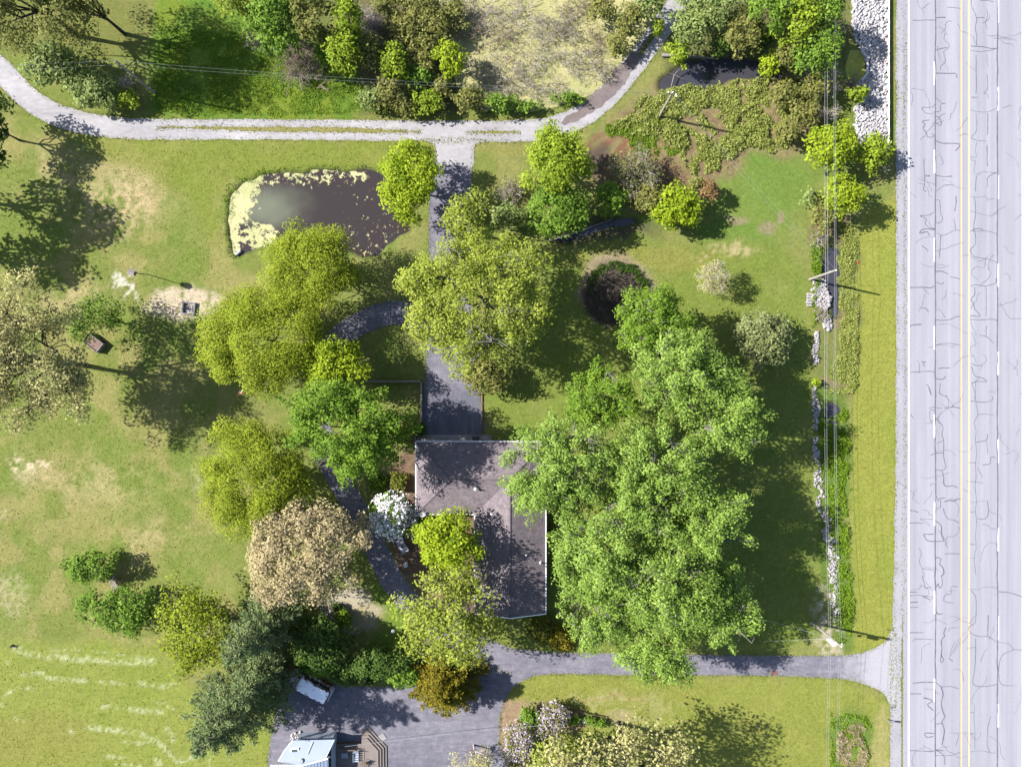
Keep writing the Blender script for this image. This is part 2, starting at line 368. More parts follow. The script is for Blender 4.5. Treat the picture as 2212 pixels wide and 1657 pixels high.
# planting beds, wood-chip patches, worn gravel
MULCH = (.150, .095, .062)
bed = pol([(820,1040),(898,950),(900,1112),(1024,1112),(1026,1330),(930,1320),(850,1200)], 3); paint(bed, MULCH, .9); paint(bed * smooth(.45, .6, nf), (.10, .065, .045), .8)
paint(pol([(800,1250),(860,1280),(900,1330),(870,1410),(790,1400),(830,1340)], 5), (.085, .150, .010), .8)
paint(ell(755, 1322, 62, 44, .18), (.30, .26, .20), .9); paint(ell(775, 1335, 34, 22), (.24, .205, .10), .7)
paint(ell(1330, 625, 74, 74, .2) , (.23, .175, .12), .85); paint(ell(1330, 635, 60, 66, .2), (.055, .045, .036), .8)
paint(pol([(1082,1500),(1130,1515),(1300,1545),(1310,1560),(1270,1560),(1150,1580),(1100,1800),(1078,1800)], 3), (.225, .150, .105), .85)
paint(ell(395, 655, 82, 36, .3) * smooth(.28, .5, nf * .7 + .2), (.40, .325, .245), .9); paint(ell(270, 612, 26, 36) * smooth(.48, .6, nf), (.42, .40, .34), .8)
paint(ell(1790, 1352, 30, 90, .4) * smooth(.42, .55, nf), (.36, .30, .23), .7)
paint(ell(1340, 1560, 26, 18), (.25, .19, .12), .5)
paint(blur(pol(TRACK_C[:0] + [(700,255),(1120,258),(1120,300),(700,300)], 2), 2), (.20, .17, .06), .5)
# levels: pond, marsh and ditches are cut below the lawn
Z = np.zeros(GX.shape)
def cut(poly, depth, b):
    global Z
    Z = np.minimum(Z, -depth * blur(inpoly(DX + (n1 - .5) * 18 + (nf - .5) * 16, DY + (n2 - .5) * 18 + (nh - .5) * 14, poly).astype(float), b))
cut(POND, .75, 4); cut(MARSH, .5, 5); cut(CREEK, .6, 4); cut(LOGPOOL, .35, 4); cut(DITCHW, .5, 4); cut(DITCHP, .5, 4)
paint(ell(1292, 346, 30, 32, .5) + ell(1290, 496, 130, 18, .5), (.060, .046, .034), .8)  # shadow tone painted into the marsh ground and, with mud, round the log
wet = smooth(-.10, -.30, Z); paint(wet, (.040, .030, .022), .95)
paint(smooth(-.02, -.08, Z) * (1 - wet), (.055, .075, .016), .6)
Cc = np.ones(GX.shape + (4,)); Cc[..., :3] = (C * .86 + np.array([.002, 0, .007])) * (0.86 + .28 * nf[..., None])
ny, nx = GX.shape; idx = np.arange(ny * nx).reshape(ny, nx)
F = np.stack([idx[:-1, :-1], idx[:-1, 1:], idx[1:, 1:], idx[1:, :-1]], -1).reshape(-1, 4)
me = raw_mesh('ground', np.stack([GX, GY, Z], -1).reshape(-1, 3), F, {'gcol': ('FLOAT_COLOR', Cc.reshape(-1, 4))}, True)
def ground_shader(t):
    a = N(t, 'ShaderNodeAttribute', attribute_name='gcol'); v = coords(t)
    f1 = noise(t, v, 9, 3, .75); f2 = noise(t, v, 2.2, 5, .7); f3 = noise(t, coords(t, (1, 1, 1)), 26, 2, .7)
    c = mixc(t, .85, a.outputs['Color'], ramp(t, f1, [(.28, (.42, .50, .40)), (.5, (.95, .97, .9)), (.74, (1.62, 1.5, 1.55))]), 'MULTIPLY')
    c = mixc(t, .8, c, ramp(t, f2, [(.3, (.66, .78, .60)), (.7, (1.32, 1.22, 1.42))]), 'MULTIPLY')
    return prin(t, c, .95, .08, f3, .8, .12)
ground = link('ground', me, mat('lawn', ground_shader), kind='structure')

# ------------------------------------------------------------------ water
def water_mat(name, deep, algae=None, thr=(.5, .6), alg_col=((.30, .32, .10), (.46, .45, .22)), scale=1.6, rough=.12, film=None):
    def f(t):
        v = coords(t); b = noise(t, v, 3.5, 3, .5)
        a = N(t, 'ShaderNodeAttribute', attribute_name='algae').outputs['Fac']
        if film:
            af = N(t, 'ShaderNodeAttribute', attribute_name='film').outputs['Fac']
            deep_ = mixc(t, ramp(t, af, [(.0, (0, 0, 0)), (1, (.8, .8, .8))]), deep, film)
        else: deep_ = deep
        w = prin(t, deep_, rough, .5, b, .04, .03)
        n = noise(t, v, scale, 8, .68, .4)
        s = N(t, 'ShaderNodeMath', operation='ADD'); L(t, n, s.inputs[0]); L(t, a, s.inputs[1])
        k = ramp(t, s.outputs[0], [(thr[0], (0, 0, 0)), (thr[1], (1, 1, 1))])
        n2 = noise(t, v, 7, 5, .7); n3 = noise(t, v, .35, 3, .5)
        ac = ramp(t, n2, [(.3, alg_col[0]), (.68, alg_col[1])])
        ac = mixc(t, .5, ac, ramp(t, n3, [(.35, (.78, .86, .6)), (.65, (1.15, 1.1, 1.1))]), 'MULTIPLY')
        g = prin(t, ac, .85, .15, n2, .5, .04)
        mx = N(t, 'ShaderNodeMixShader'); L(t, k, mx.inputs[0]); L(t, w, mx.inputs[1]); L(t, g, mx.inputs[2]); return mx.outputs[0]
    return mat(name, f)
def water(name, poly, z, m, dens, grow=10):
    c = np.mean(poly, 0); p = [(c[0] + (x - c[0]) * (1 + grow / max(60, np.hypot(x - c[0], y - c[1]))), c[1] + (y - c[1]) * (1 + grow / max(60, np.hypot(x - c[0], y - c[1])))) for x, y in poly]
    xs, ys = [q[0] for q in p], [q[1] for q in p]; st = 6
    X, Y = np.meshgrid(np.arange(min(xs), max(xs) + st, st), np.arange(min(ys), max(ys) + st, st)); ok = inpoly(X, Y, p)
    ok = blur(ok.astype(float), 1) > .01
    V = np.stack([(X - 1106) / PXM, (828.5 - Y) / PXM, np.full(X.shape, z)], -1).reshape(-1, 3); id_ = np.arange(X.size).reshape(X.shape)
    q = ok[:-1, :-1] & ok[1:, :-1] & ok[:-1, 1:] & ok[1:, 1:]
    F = np.stack([id_[1:, :-1], id_[1:, 1:], id_[:-1, 1:], id_[:-1, :-1]], -1)[q]
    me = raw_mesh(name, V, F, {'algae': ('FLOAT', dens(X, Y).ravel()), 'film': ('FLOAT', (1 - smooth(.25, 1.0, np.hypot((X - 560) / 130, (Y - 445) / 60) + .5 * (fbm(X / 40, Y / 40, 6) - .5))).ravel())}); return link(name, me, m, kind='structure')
def pond_d(X, Y):
    d = -.34 + .50 * (1 - smooth(505, 610, X + (Y - 450) * .35 + 30 * (fbm(X / 40, Y / 40, 4) - .5)))
    d = np.maximum(d, -.30 + .30 * (1 - smooth(385, 425, Y + 20 * (fbm(X / 30, Y / 30, 8) - .5))) * (1 - smooth(780, 840, X)))
    d = np.maximum(d, -.34 + .40 * (1 - smooth(.5, 1.0, np.hypot((X - 560) / 60, (Y - 510) / 45))))
    return np.maximum(d, -.40 + .27 * smooth(620, 740, X) + .05 * smooth(440, 540, Y))
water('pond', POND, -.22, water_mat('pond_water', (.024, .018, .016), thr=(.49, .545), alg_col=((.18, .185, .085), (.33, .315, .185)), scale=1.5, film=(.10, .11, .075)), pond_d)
water('marsh_pool', MARSH, -.14, water_mat('duckweed_water', (.03, .032, .02), thr=(.36, .42), alg_col=((.155, .150, .062), (.275, .260, .135))), lambda X, Y: .14 + .12 * (fbm(X / 60, Y / 60, 5) - .5))
cw = water_mat('creek_water', (.028, .028, .034), thr=(.8, .9), rough=.08)
none_d = lambda X, Y: np.full(X.shape, -.5)
water('creek', CREEK, -.28, cw, none_d, 8); water('log_pool', LOGPOOL, -.12, cw, none_d, 6)
water('ditch_water', DITCHW, -.2, cw, none_d, 6); water('ditch_pool', DITCHP, -.2, cw, none_d, 5)

# ------------------------------------------------------------------ highway
def asph_f(t):
    v = coords(t); a = noise(t, v, 22, 4, .75); b = noise(t, coords(t, (1, .008, 1)), .75, 4, .6); s = noise(t, coords(t, (1, .12, 1)), .5, 5, .65)
    c = ramp(t, a, [(.28, (.135, .134, .160)), (.5, (.178, .176, .206)), (.74, (.225, .222, .252))])
    c = mixc(t, .9, c, ramp(t, b, [(.32, (.86, .86, .88)), (.5, (1, 1, 1)), (.66, (1.14, 1.13, 1.11))]), 'MULTIPLY')
    c = mixc(t, .8, c, ramp(t, s, [(.3, (.90, .90, .90)), (.7, (1.09, 1.09, 1.08))]), 'MULTIPLY')
    return prin(t, c, .9, .2, a, .25, .01)
asph = mat('highway_asphalt', asph_f)
apron_m = grit('apron_gravel', [(.28, (.18, .175, .195)), (.5, (.27, .262, .29)), (.74, (.40, .39, .42))], 1.6, 22, .95, .1, .5, .04)
gravel = grit('pale_gravel', [(.28, (.20, .195, .215)), (.5, (.285, .28, .31)), (.74, (.39, .38, .415))], 4, 22, .95, .1, .6, .05)
gravel2 = grit('track_gravel', [(.28, (.19, .182, .193)), (.5, (.315, .302, .318)), (.72, (.48, .465, .48))], 2.0, 16, .95, .1, .6, .05, (.45, 1, 1))
mud = grit('wet_mud', [(.28, (.075, .055, .050)), (.5, (.145, .115, .110)), (.75, (.22, .19, .185))], 1.2, 14, .6, .4, .5, .05)
def hx(d): return (d - 1106) / PXM
YT, YB = 110, -110
def strip(name, d0, d1, z, m, y0=YB, y1=YT, parent=None, ny=2, **props):
    ys = np.linspace(y0, y1, ny); V = [(hx(d0), y, z) for y in ys] + [(hx(d1), y, z) for y in ys]
    return link(name, raw_mesh(name, V, [[i, i + ny, i + ny + 1, i + 1] for i in range(ny - 1)]), m, parent, **props)
road = strip('highway', 1950, 2222, .030, asph, kind='structure')
ribbon('gravel_shoulder', [(1946,-900),(1945,0),(1944,300),(1945,700),(1944,1000),(1941,1200),(1937,1400),(1934,1660),(1932,2600)], [1.15, 1.15, 1.2, 1.2, 1.3, 1.5, 1.9, 1.9], .016, gravel, 3, .10, kind='structure')
ribbon('far_shoulder', [(2229,-900),(2229,800),(2229,2600)], 1.4, .016, gravel, 13, .22, kind='structure')
white = plain('road_white', (.80, .80, .82), .7, .3, .10, scale=9)
yellow = plain('road_yellow', (.69, .47, .19), .7, .3, .14, scale=9)
strip('edge_line', 1961.2, 1963.6, .036, white, parent=road); strip('edge_line', 2207, 2209.4, .036, white, parent=road)
strip('centre_line', 2074.8, 2077.6, .036, yellow, parent=road); strip('centre_line', 2091.2, 2094.0, .036, yellow, parent=road)
for xd, y0 in ((2018.0, 135), (2155.5, 190)):
    k = -4
    while k < 14:
        a = y0 + k * 190; k += 1
        strip('lane_dash', xd - 1.3, xd + 1.3, .036, white, (828.5 - a - 50) / PXM, (828.5 - a) / PXM, road)
seal = grit('crack_tar', [(.3, (.065, .066, .088)), (.7, (.14, .14, .17))], 6, 30, .6, .3)
def crack(pts, w, z=.042):
    c = np.array(pts); d = np.gradient(c, axis=0); d /= np.linalg.norm(d, axis=1)[:, None] + 1e-9; nrm = np.stack([-d[:, 1], d[:, 0]], 1)
    ww = w * (.65 + .7 * vnoise(c[:, 0] * 2.3, c[:, 1] * 2.3, 5))[:, None] / 2; n = len(c)
    V = np.zeros((2 * n, 3)); V[:n, :2] = c + nrm * ww; V[n:, :2] = c - nrm * ww; V[:, 2] = z
    i = np.arange(n - 1); link('crack_seal', raw_mesh('crack_seal', V, np.stack([i, i + n, i + n + 1, i + 1], 1)), seal, road)
def trace(row, pts, w=.10, z=.042):          # traced on a site sheet: row 0..3, four units to one plan unit
    p = catmull([W2(1659 + x / 4.0, row * 414.3 + y / 4.0) for x, y in pts], .22)
    p = p + .05 * np.stack([vnoise(p[:, 1] * 1.6, p[:, 0], 3) - .5, vnoise(p[:, 0] * 1.6, p[:, 1], 4) - .5], 1); crack(p, w, z)
for xd, w in ((2019.9, .15), (2153.8, .15)):   # paving joints run the whole length
    y = np.arange(-60, 60, .35); crack(np.stack([hx(xd) + .06 * (vnoise(y * .6, y * 0, 3) - .5) * 2, y], 1), w, .040)
    y = np.arange(-60, 60, .3); 
CR = [
(0,[(1545,68),(1600,70),(1650,78),(1662,85)]),(0,[(1245,182),(1340,180),(1440,178)]),(0,[(1440,160),(1490,156),(1530,158)]),(0,[(1528,290),(1518,350),(1560,385),(1555,420),(1515,450),(1525,500),(1528,540),(1490,580),(1488,610)]),
(0,[(1450,440),(1490,425),(1545,415)]),(0,[(1450,638),(1540,640),(1620,642),(1628,680)]),(0,[(1455,855),(1500,895),(1530,898),(1490,905),(1485,965),(1440,970),(1420,985),(1360,980),(1325,935),(1380,932),(1420,930),(1440,900)]),
(0,[(1450,1010),(1475,1020),(1495,1060),(1490,1090),(1465,1078),(1448,1060)]),(0,[(1390,1040),(1330,1055),(1355,1080),(1335,1110),(1365,1150),(1375,1180)]),(0,[(1370,1188),(1420,1188),(1435,1172),(1410,1160)]),
(0,[(1450,1220),(1500,1240),(1570,1242),(1640,1245),(1655,1265),(1615,1310)],),(0,[(1480,1330),(1505,1390),(1510,1420),(1490,1425)]),(0,[(1345,1375),(1345,1440),(1350,1520),(1350,1590),(1340,1640),(1365,1657)]),(0,[(1448,1520),(1520,1530),(1590,1525)]),(0,[(1345,1515),(1400,1525),(1345,1528)]),
(0,[(1752,0),(1756,60),(1800,160),(1790,240),(1800,330),(1795,400)]),(0,[(1800,160),(1865,158)]),(0,[(1888,85),(1895,150),(1875,200),(1892,265)]),(0,[(1830,12),(1900,12),(1945,20)]),(0,[(1750,405),(1840,408),(1930,425),(1980,422)]),(0,[(1750,440),(1830,450),(1920,440),(1960,428)]),
(0,[(1795,480),(1795,600),(1797,720),(1795,815)]),(0,[(1888,475),(1890,540),(1900,580)]),(0,[(1888,645),(1895,740),(1890,780),(1860,812),(1895,820),(1900,850)]),(0,[(1755,845),(1810,847)]),(0,[(1745,955),(1810,970),(1880,975),(1935,958),(1980,935)]),(0,[(1795,985),(1800,1060),(1795,1140),(1755,1190),(1800,1215),(1880,1222)]),(0,[(1895,985),(1895,1080),(1893,1170)]),
(0,[(1800,1230),(1790,1300),(1795,1365),(1750,1355),(1760,1390),(1790,1395),(1780,1500),(1840,1490),(1900,1490),(1970,1500)]),(0,[(1840,1512),(1800,1520),(1790,1657)]),(0,[(1890,1260),(1890,1380),(1895,1440)]),(0,[(2000,330),(2060,342),(2095,345)]),(0,[(1970,1495),(1900,1535),(1890,1620)]),
(1,[(1448,350),(1495,378),(1540,370),(1600,340),(1660,335)]),(1,[(1490,378),(1485,460),(1480,575)]),(1,[(1620,35),(1622,110),(1610,170)]),(1,[(1605,235),(1620,335)]),(1,[(1435,175),(1390,205),(1310,212),(1365,235),(1355,280),(1395,315),(1440,322)]),(1,[(1440,330),(1340,325),(1308,360),(1370,348),(1392,380)]),(1,[(1450,75),(1480,80),(1487,180),(1503,220),(1500,255),(1470,275),(1448,262)]),
(1,[(1325,470),(1360,490),(1382,520)]),(1,[(1450,690),(1500,690),(1552,715)]),(1,[(1570,740),(1620,745),(1660,760)]),(1,[(1220,830),(1330,828),(1410,830),(1430,815)]),(1,[(1335,830),(1390,890)]),(1,[(1450,780),(1490,800),(1520,785)]),(1,[(1310,1005),(1360,1008),(1385,1045)]),(1,[(1448,1015),(1480,1020),(1510,1060),(1525,1090)]),(1,[(1448,1108),(1530,1112),(1590,1098),(1605,1085),(1660,1075)]),
(1,[(1220,1165),(1245,1152),(1325,1146)]),(1,[(1448,1330),(1480,1315),(1550,1310),(1620,1320),(1662,1328)]),(1,[(1470,1530),(1500,1522),(1570,1522)]),(1,[(1450,1615),(1510,1620),(1535,1590)]),(1,[(1225,1560),(1320,1555),(1400,1552),(1432,1558)]),(1,[(1320,1470),(1360,1472),(1335,1490),(1355,1510)]),
(1,[(1745,40),(1820,50),(1880,42),(1895,90)]),(1,[(1895,70),(1950,62)]),(1,[(1780,45),(1790,120),(1790,200),(1778,260),(1775,320),(1790,380),(1785,460),(1750,495),(1755,540),(1785,565),(1870,580),(1930,595),(1970,615)]),(1,[(1745,165),(1800,185),(1860,200),(1920,212),(1975,185)]),(1,[(1745,340),(1800,345),(1880,340),(1975,365)]),(1,[(1760,335),(1810,320),(1855,330),(1840,342)]),
(1,[(1875,585),(1865,655),(1800,650),(1755,690),(1775,735),(1810,760)]),(1,[(1750,815),(1800,805),(1880,815),(1960,790),(1970,750)]),(1,[(1780,825),(1782,890),(1752,930),(1775,975),(1780,1010),(1830,1075),(1745,1070)]),(1,[(1880,820),(1885,930),(1880,1075)]),(1,[(1745,1105),(1850,1108),(1930,1100),(1975,1115)]),(1,[(1745,1080),(1760,1160),(1800,1240),(1750,1215)]),(1,[(1890,1160),(1880,1200),(1885,1240)]),(1,[(1820,1240),(1880,1250),(1950,1310)]),
(1,[(1760,1230),(1795,1320),(1750,1335),(1755,1400),(1785,1440),(1795,1480)]),(1,[(1750,1480),(1790,1500),(1840,1500)]),(1,[(1755,1510),(1785,1590),(1850,1610),(1888,1640),(1800,1640),(1755,1657)]),(1,[(2000,960),(2060,1060),(2100,1100),(2195,1095)]),
(2,[(1485,0),(1480,80),(1500,98),(1552,110)]),(2,[(1365,15),(1380,20),(1410,100)]),(2,[(1385,213),(1430,205),(1500,215)]),(2,[(1520,214),(1590,202),(1660,212)]),(2,[(1440,228),(1400,232),(1395,290),(1415,350)]),(2,[(1448,305),(1490,345),(1510,385),(1500,440),(1515,490),(1515,590),(1520,670),(1535,720),(1500,748),(1450,742)]),(2,[(1448,598),(1512,600)]),(2,[(1450,515),(1512,495)]),(2,[(1440,605),(1400,620)]),(2,[(1500,750),(1515,800),(1515,860),(1535,885),(1600,880),(1635,900)]),(2,[(1400,885),(1410,862),(1435,868)]),
(2,[(1448,960),(1470,1010),(1480,990),(1530,988)]),(2,[(1520,1020),(1560,1008),(1610,1012),(1630,995),(1670,998)]),(2,[(1490,1000),(1485,1070),(1450,1078)]),(2,[(1510,1075),(1530,1140),(1560,1170),(1610,1180),(1645,1205)]),(2,[(1325,1085),(1380,1100),(1390,1130),(1430,1145),(1430,1170),(1330,1165),(1310,1168),(1370,1200),(1395,1230)]),(2,[(1210,1205),(1300,1200),(1340,1208)]),(2,[(1450,1190),(1490,1220),(1500,1300),(1512,1355),(1385,1358),(1350,1320),(1345,1300),(1430,1298)]),(2,[(1648,1235),(1640,1280),(1600,1318),(1540,1330),(1532,1400)]),(2,[(1528,1470),(1570,1466),(1650,1470)]),(2,[(1448,1500),(1490,1510),(1480,1560),(1510,1590),(1515,1640),(1495,1657)]),(2,[(1330,1595),(1430,1608)]),(2,[(1220,1095),(1260,1098),(1295,1112)]),(2,[(1230,265),(1250,300)]),
(2,[(1755,0),(1785,80),(1795,180),(1810,270),(1780,330),(1795,400),(1790,500),(1800,600),(1790,680),(1795,800),(1785,900),(1800,1000),(1790,1100),(1800,1200),(1790,1320),(1795,1420),(1780,1500),(1795,1657)]),(2,[(1750,150),(1870,160),(1930,145),(1938,115)]),(2,[(1890,70),(1965,70)]),(2,[(1810,268),(1880,262),(1950,275)]),(2,[(1795,505),(1880,490),(1892,435)]),(2,[(1885,490),(1895,610)]),(2,[(1725,682),(1795,684)]),(2,[(1850,705),(1915,690),(1925,635),(1968,640)]),(2,[(1715,845),(1790,848),(1855,860)]),(2,[(1745,1110),(1785,1105)]),(2,[(1800,1165),(1890,1155),(1895,1010)]),(2,[(1850,1215),(1900,1225),(1920,1248),(1970,1255)]),(2,[(1745,1385),(1785,1390)]),(2,[(1720,1502),(1780,1506)]),
(3,[(1330,0),(1345,60),(1355,105),(1410,95)]),(3,[(1220,140),(1285,142)]),(3,[(1225,172),(1300,168),(1380,180),(1435,184)]),(3,[(1330,175),(1395,205)]),(3,[(1225,230),(1290,228)]),(3,[(1210,275),(1295,272)]),(3,[(1448,100),(1470,65),(1475,105),(1505,80),(1495,0)]),(3,[(1445,300),(1460,330),(1505,328)]),(3,[(1640,95),(1580,98),(1578,155),(1530,165),(1520,220),(1600,235)]),(3,[(1210,492),(1340,490)]),(3,[(1260,545),(1340,545),(1430,552)]),(3,[(1225,165),(1225,180)]),(3,[(1535,445),(1515,500),(1525,520),(1495,560),(1500,630),(1495,690),(1515,720),(1495,750),(1485,720),(1500,685)]),(3,[(1560,485),(1565,452),(1650,450)]),(3,[(1565,715),(1595,738)]),(3,[(1250,928),(1340,918),(1440,922)]),(3,[(1450,920),(1490,955),(1570,955),(1645,975)]),(3,[(1215,1018),(1320,1020)]),(3,[(1490,955),(1510,1020),(1495,1100),(1510,1180),(1528,1220),(1500,1260),(1520,1340),(1500,1460)]),(3,[(1445,1280),(1500,1275)]),(3,[(1432,1360),(1350,1358),(1370,1392),(1425,1385)]),(3,[(1575,1355),(1640,1370),(1620,1470)]),(3,[(1210,1508),(1310,1512),(1430,1516)]),(3,[(1440,1500),(1510,1510)]),(3,[(1440,1550),(1570,1550),(1660,1520)]),(3,[(1440,1500),(1515,1550),(1525,1630)]),(3,[(1340,1050),(1420,1080),(1375,1110),(1425,1165)]),
(3,[(1725,115),(1800,120),(1870,98),(1975,105)]),(3,[(1750,130),(1790,180),(1795,300),(1785,400),(1730,450),(1755,500),(1830,525),(1900,525),(1975,575)]),(3,[(1900,340),(1895,520)]),(3,[(1715,625),(1785,620)]),(3,[(1790,540),(1790,660),(1785,800),(1770,930),(1850,955),(1975,940)]),(3,[(1830,960),(1785,1010),(1755,1095),(1780,1105),(1778,1240),(1785,1360),(1783,1500)]),(3,[(1745,1180),(1778,1182)]),(3,[(1745,1360),(1780,1365)]),(3,[(1745,1520),(1840,1510),(1910,1525),(1970,1530)]),(3,[(1920,1215),(1898,1300),(1890,1450),(1910,1520)]),(3,[(1990,140),(2080,145),(2200,185)]),(3,[(1990,575),(2080,590),(2120,635),(2205,640)]),(3,[(2120,640),(2030,680),(1995,760),(1995,900),(2030,945),(2120,948)]),
]
for i, (r, p) in enumerate(CR): trace(r, p, (.095 if p[0][0] < 1700 else .07) * (.6 + .75 * ((i * 37) % 11) / 10), .042 + .0015 * (i % 4))
rgc = np.random.default_rng(12)                # hairline cracks between the sealed ones
for k in range(110):
    xd, yd = rgc.choice([1990, 2046, 2125, 2182, 2000, 2060]) + rgc.normal() * 14, rgc.uniform(-20, 1680); a = rgc.choice([0, math.pi / 2]) + rgc.normal() * .35; n_ = int(rgc.integers(6, 22)); q = [W2(xd, yd)]
    for j in range(n_): a += rgc.normal() * .28; q.append(q[-1] + .22 * np.array([math.cos(a), math.sin(a)]))
    crack(np.array(q), .035, .048 + .0002 * k)

# ------------------------------------------------------------------ gravel track, drives, parking
track = ribbon('gravel_track', TRACK_C, [3.3, 3.2, 3.0, 2.8, 2.8, 2.8, 2.9, 3.1, 3.0, 2.9], .012, gravel2, 21, .09, kind='structure')
ribbon('muddy_bend', [(1215,268),(1262,240),(1308,202),(1352,150),(1388,104),(1405,70)], [.3, 1.7, 2.2, 1.9, 1.5, .2], .020, mud, 25, .3, fringe=False, kind='structure')
gstrip = grit('worn_grass', [(.3, (.13, .14, .03)), (.5, (.21, .19, .07)), (.74, (.30, .26, .13))], 3, 22, .95, .1, .7, .06)
ribbon('grass_median', [(340,277),(430,277),(600,280),(760,282),(880,285),(905,286)], [.08, .35, .62, .68, .62, .1], .022, gstrip, 31, .12, fringe=True, kind='structure')
ribbon('grass_median', [(1010,287),(1060,287),(1120,286)], [.1, .3, .1], .022, gstrip, 35, .15, kind='structure')
ribbon('grass_median', [(1382,118),(1402,92),(1420,64)], [.15, .7, .2], .026, grit('verge_green', [(.3, (.06, .10, .015)), (.7, (.14, .18, .03))], 3, 22), 36, .2, kind='structure')
def drive_f(t):
    v = coords(t); a = noise(t, v, 17, 4, .75); b = noise(t, v, 1.0, 6, .7); c = noise(t, coords(t, (.22, 1, 1)), 1.5, 5, .7); e = noise(t, v, .22, 3, .5)
    k = ramp(t, a, [(.28, (.060, .058, .074)), (.5, (.100, .097, .118)), (.74, (.165, .158, .180))])
    k = mixc(t, .9, k, ramp(t, b, [(.3, (.74, .74, .77)), (.52, (1, 1, 1)), (.74, (1.36, 1.34, 1.31))]), 'MULTIPLY')
    k = mixc(t, .8, k, ramp(t, c, [(.32, (.80, .80, .82)), (.56, (1, 1, 1)), (.72, (1.38, 1.36, 1.34))]), 'MULTIPLY')
    k = mixc(t, .8, k, ramp(t, e, [(.35, (.86, .85, .88)), (.65, (1.16, 1.15, 1.12))]), 'MULTIPLY')
    sx = N(t, 'ShaderNodeSeparateXYZ'); L(t, v, sx.inputs[0]); m = N(t, 'ShaderNodeMapRange'); L(t, sx.outputs[0], m.inputs[0]); m.inputs[1].default_value = 41; m.inputs[2].default_value = 53
    s = N(t, 'ShaderNodeMath', operation='MULTIPLY_ADD'); L(t, b, s.inputs[0]); s.inputs[1].default_value = .5; L(t, m.outputs[0], s.inputs[2])
    g = ramp(t, a, [(.28, (.155, .150, .165)), (.5, (.205, .200, .222)), (.74, (.29, .285, .305))])     # shoulder dust dragged in at the entrance
    k = mixc(t, ramp(t, s.outputs[0], [(.55, (0, 0, 0)), (1.1, (1, 1, 1))]), k, g)
    return prin(t, k, .92, .2, a, .4, .02)
drive_m = mat('drive_asphalt', drive_f)
drive_dk = grit('dark_asphalt', [(.28, (.060, .062, .085)), (.5, (.105, .105, .135)), (.74, (.20, .19, .225))], 1.1, 22, .85, .25, .3, .02, (2.2, .5, 1), .4)
sheet('driveway', [(900,306),(936,312),(938,356),(928,420),(926,560),(925,640),(921,720),(919,800),(919,938),(1040,938),(1038,860),(1030,780),(1022,700),(1018,600),(1019,450),(1020,360),(1026,312),(1050,306),(980,300)], .016, drive_m, 41, .06, kind='structure')
sheet('drive_mouth', [(905,304),(934,310),(944,336),(948,352),(985,359),(1020,362),(1024,330),(1026,312),(1046,305),(980,298)], .024, gravel2, 43, .12, fringe=False, kind='structure')
sheet('dark_court', [(923,850),(960,840),(1000,846),(1034,850),(1037,937),(922,937)], .024, drive_dk, 45, .1, fringe=False, kind='structure')  # darker, bluer asphalt over the house end of the driveway
ribbon('side_drive', SIDE_C, [3.3, 3.3, 3.2, 3.2, 3.3, 3.4, 3.4], .012, drive_m, 47, .08, kind='structure')
sheet('parking_court', [(612,1450),(700,1474),(780,1482),(880,1480),(960,1452),(1020,1418),(1060,1384),(1106,1399),(1160,1404),(1243,1409),(1481,1413),(1659,1415),(1780,1415),(1834,1414),(1879,1403),(1909,1388),(1932,1364),(1932,1528),(1909,1498),(1871,1479),(1834,1468),(1784,1464),(1659,1459),(1400,1458),(1188,1456),(1140,1466),(1110,1486),(1092,1512),(1082,1545),(1079,1600),(1078,1760),(612,1760)], .018, drive_m, 49, .05, kind='structure')
conc = grit('concrete', [(.3, (.19, .185, .19)), (.7, (.33, .32, .33))], 2, 25, .9, .2)
conc_w = grit('concrete_pale', [(.3, (.42, .42, .42)), (.7, (.62, .62, .62))], 2, 25, .9, .2)
sheet('house_apron', [(920,939),(1055,939),(1055,956),(920,956)], .030, conc, 53, -1, fringe=False, kind='structure')
# ------------------------------------------------------------------ vegetation builders
def norm(a): return a / (np.linalg.norm(a, axis=-1, keepdims=True) + 1e-9)
def segs(P0, P1, R0, R1, sides=4):
    P0, P1 = np.asarray(P0, float), np.asarray(P1, float); R0, R1 = np.asarray(R0, float), np.asarray(R1, float)
    d = norm(P1 - P0); ref = np.where(np.abs(d[:, 2:3]) > .9, np.array([[1., 0, 0]]), np.array([[0, 0, 1.]]))
    a = norm(np.cross(d, ref)); b = np.cross(d, a); n = len(P0); V = np.zeros((n, 2 * sides, 3))
    for j in range(sides):
        t = 2 * math.pi * j / sides; o = a * math.cos(t) + b * math.sin(t)
        V[:, j] = P0 + o * R0[:, None]; V[:, sides + j] = P1 + o * R1[:, None]
    j = np.arange(sides); q = np.stack([j, (j + 1) % sides, (j + 1) % sides + sides, j + sides], 1)
    F = (np.arange(n) * 2 * sides)[:, None, None] + q[None]
    return V.reshape(-1, 3), F.reshape(-1, 4)
def leaves(c, nrm, size, tint, rng, aspect=.6, tang=None):
    n = len(c); r = rng.normal(size=(n, 3)) if tang is None else tang + rng.normal(size=(n, 3)) * .35
    t = norm(np.cross(nrm, r)) if tang is None else norm(r - nrm * (r * nrm).sum(1, keepdims=True))
    b = np.cross(nrm, t); s = size[:, None]
    V = np.stack([c - t * s, c - b * s * aspect, c + t * s, c + b * s * aspect], 1).reshape(-1, 3)
    return V, np.arange(4 * n).reshape(n, 4), np.repeat(tint, 4)
TREES = 0
def rnddir(rng, n): return norm(rng.normal(size=(n, 3)))
def branches(rng, base, tops, zf, r0, nodes, parent_pts, twig=.02):
    pass
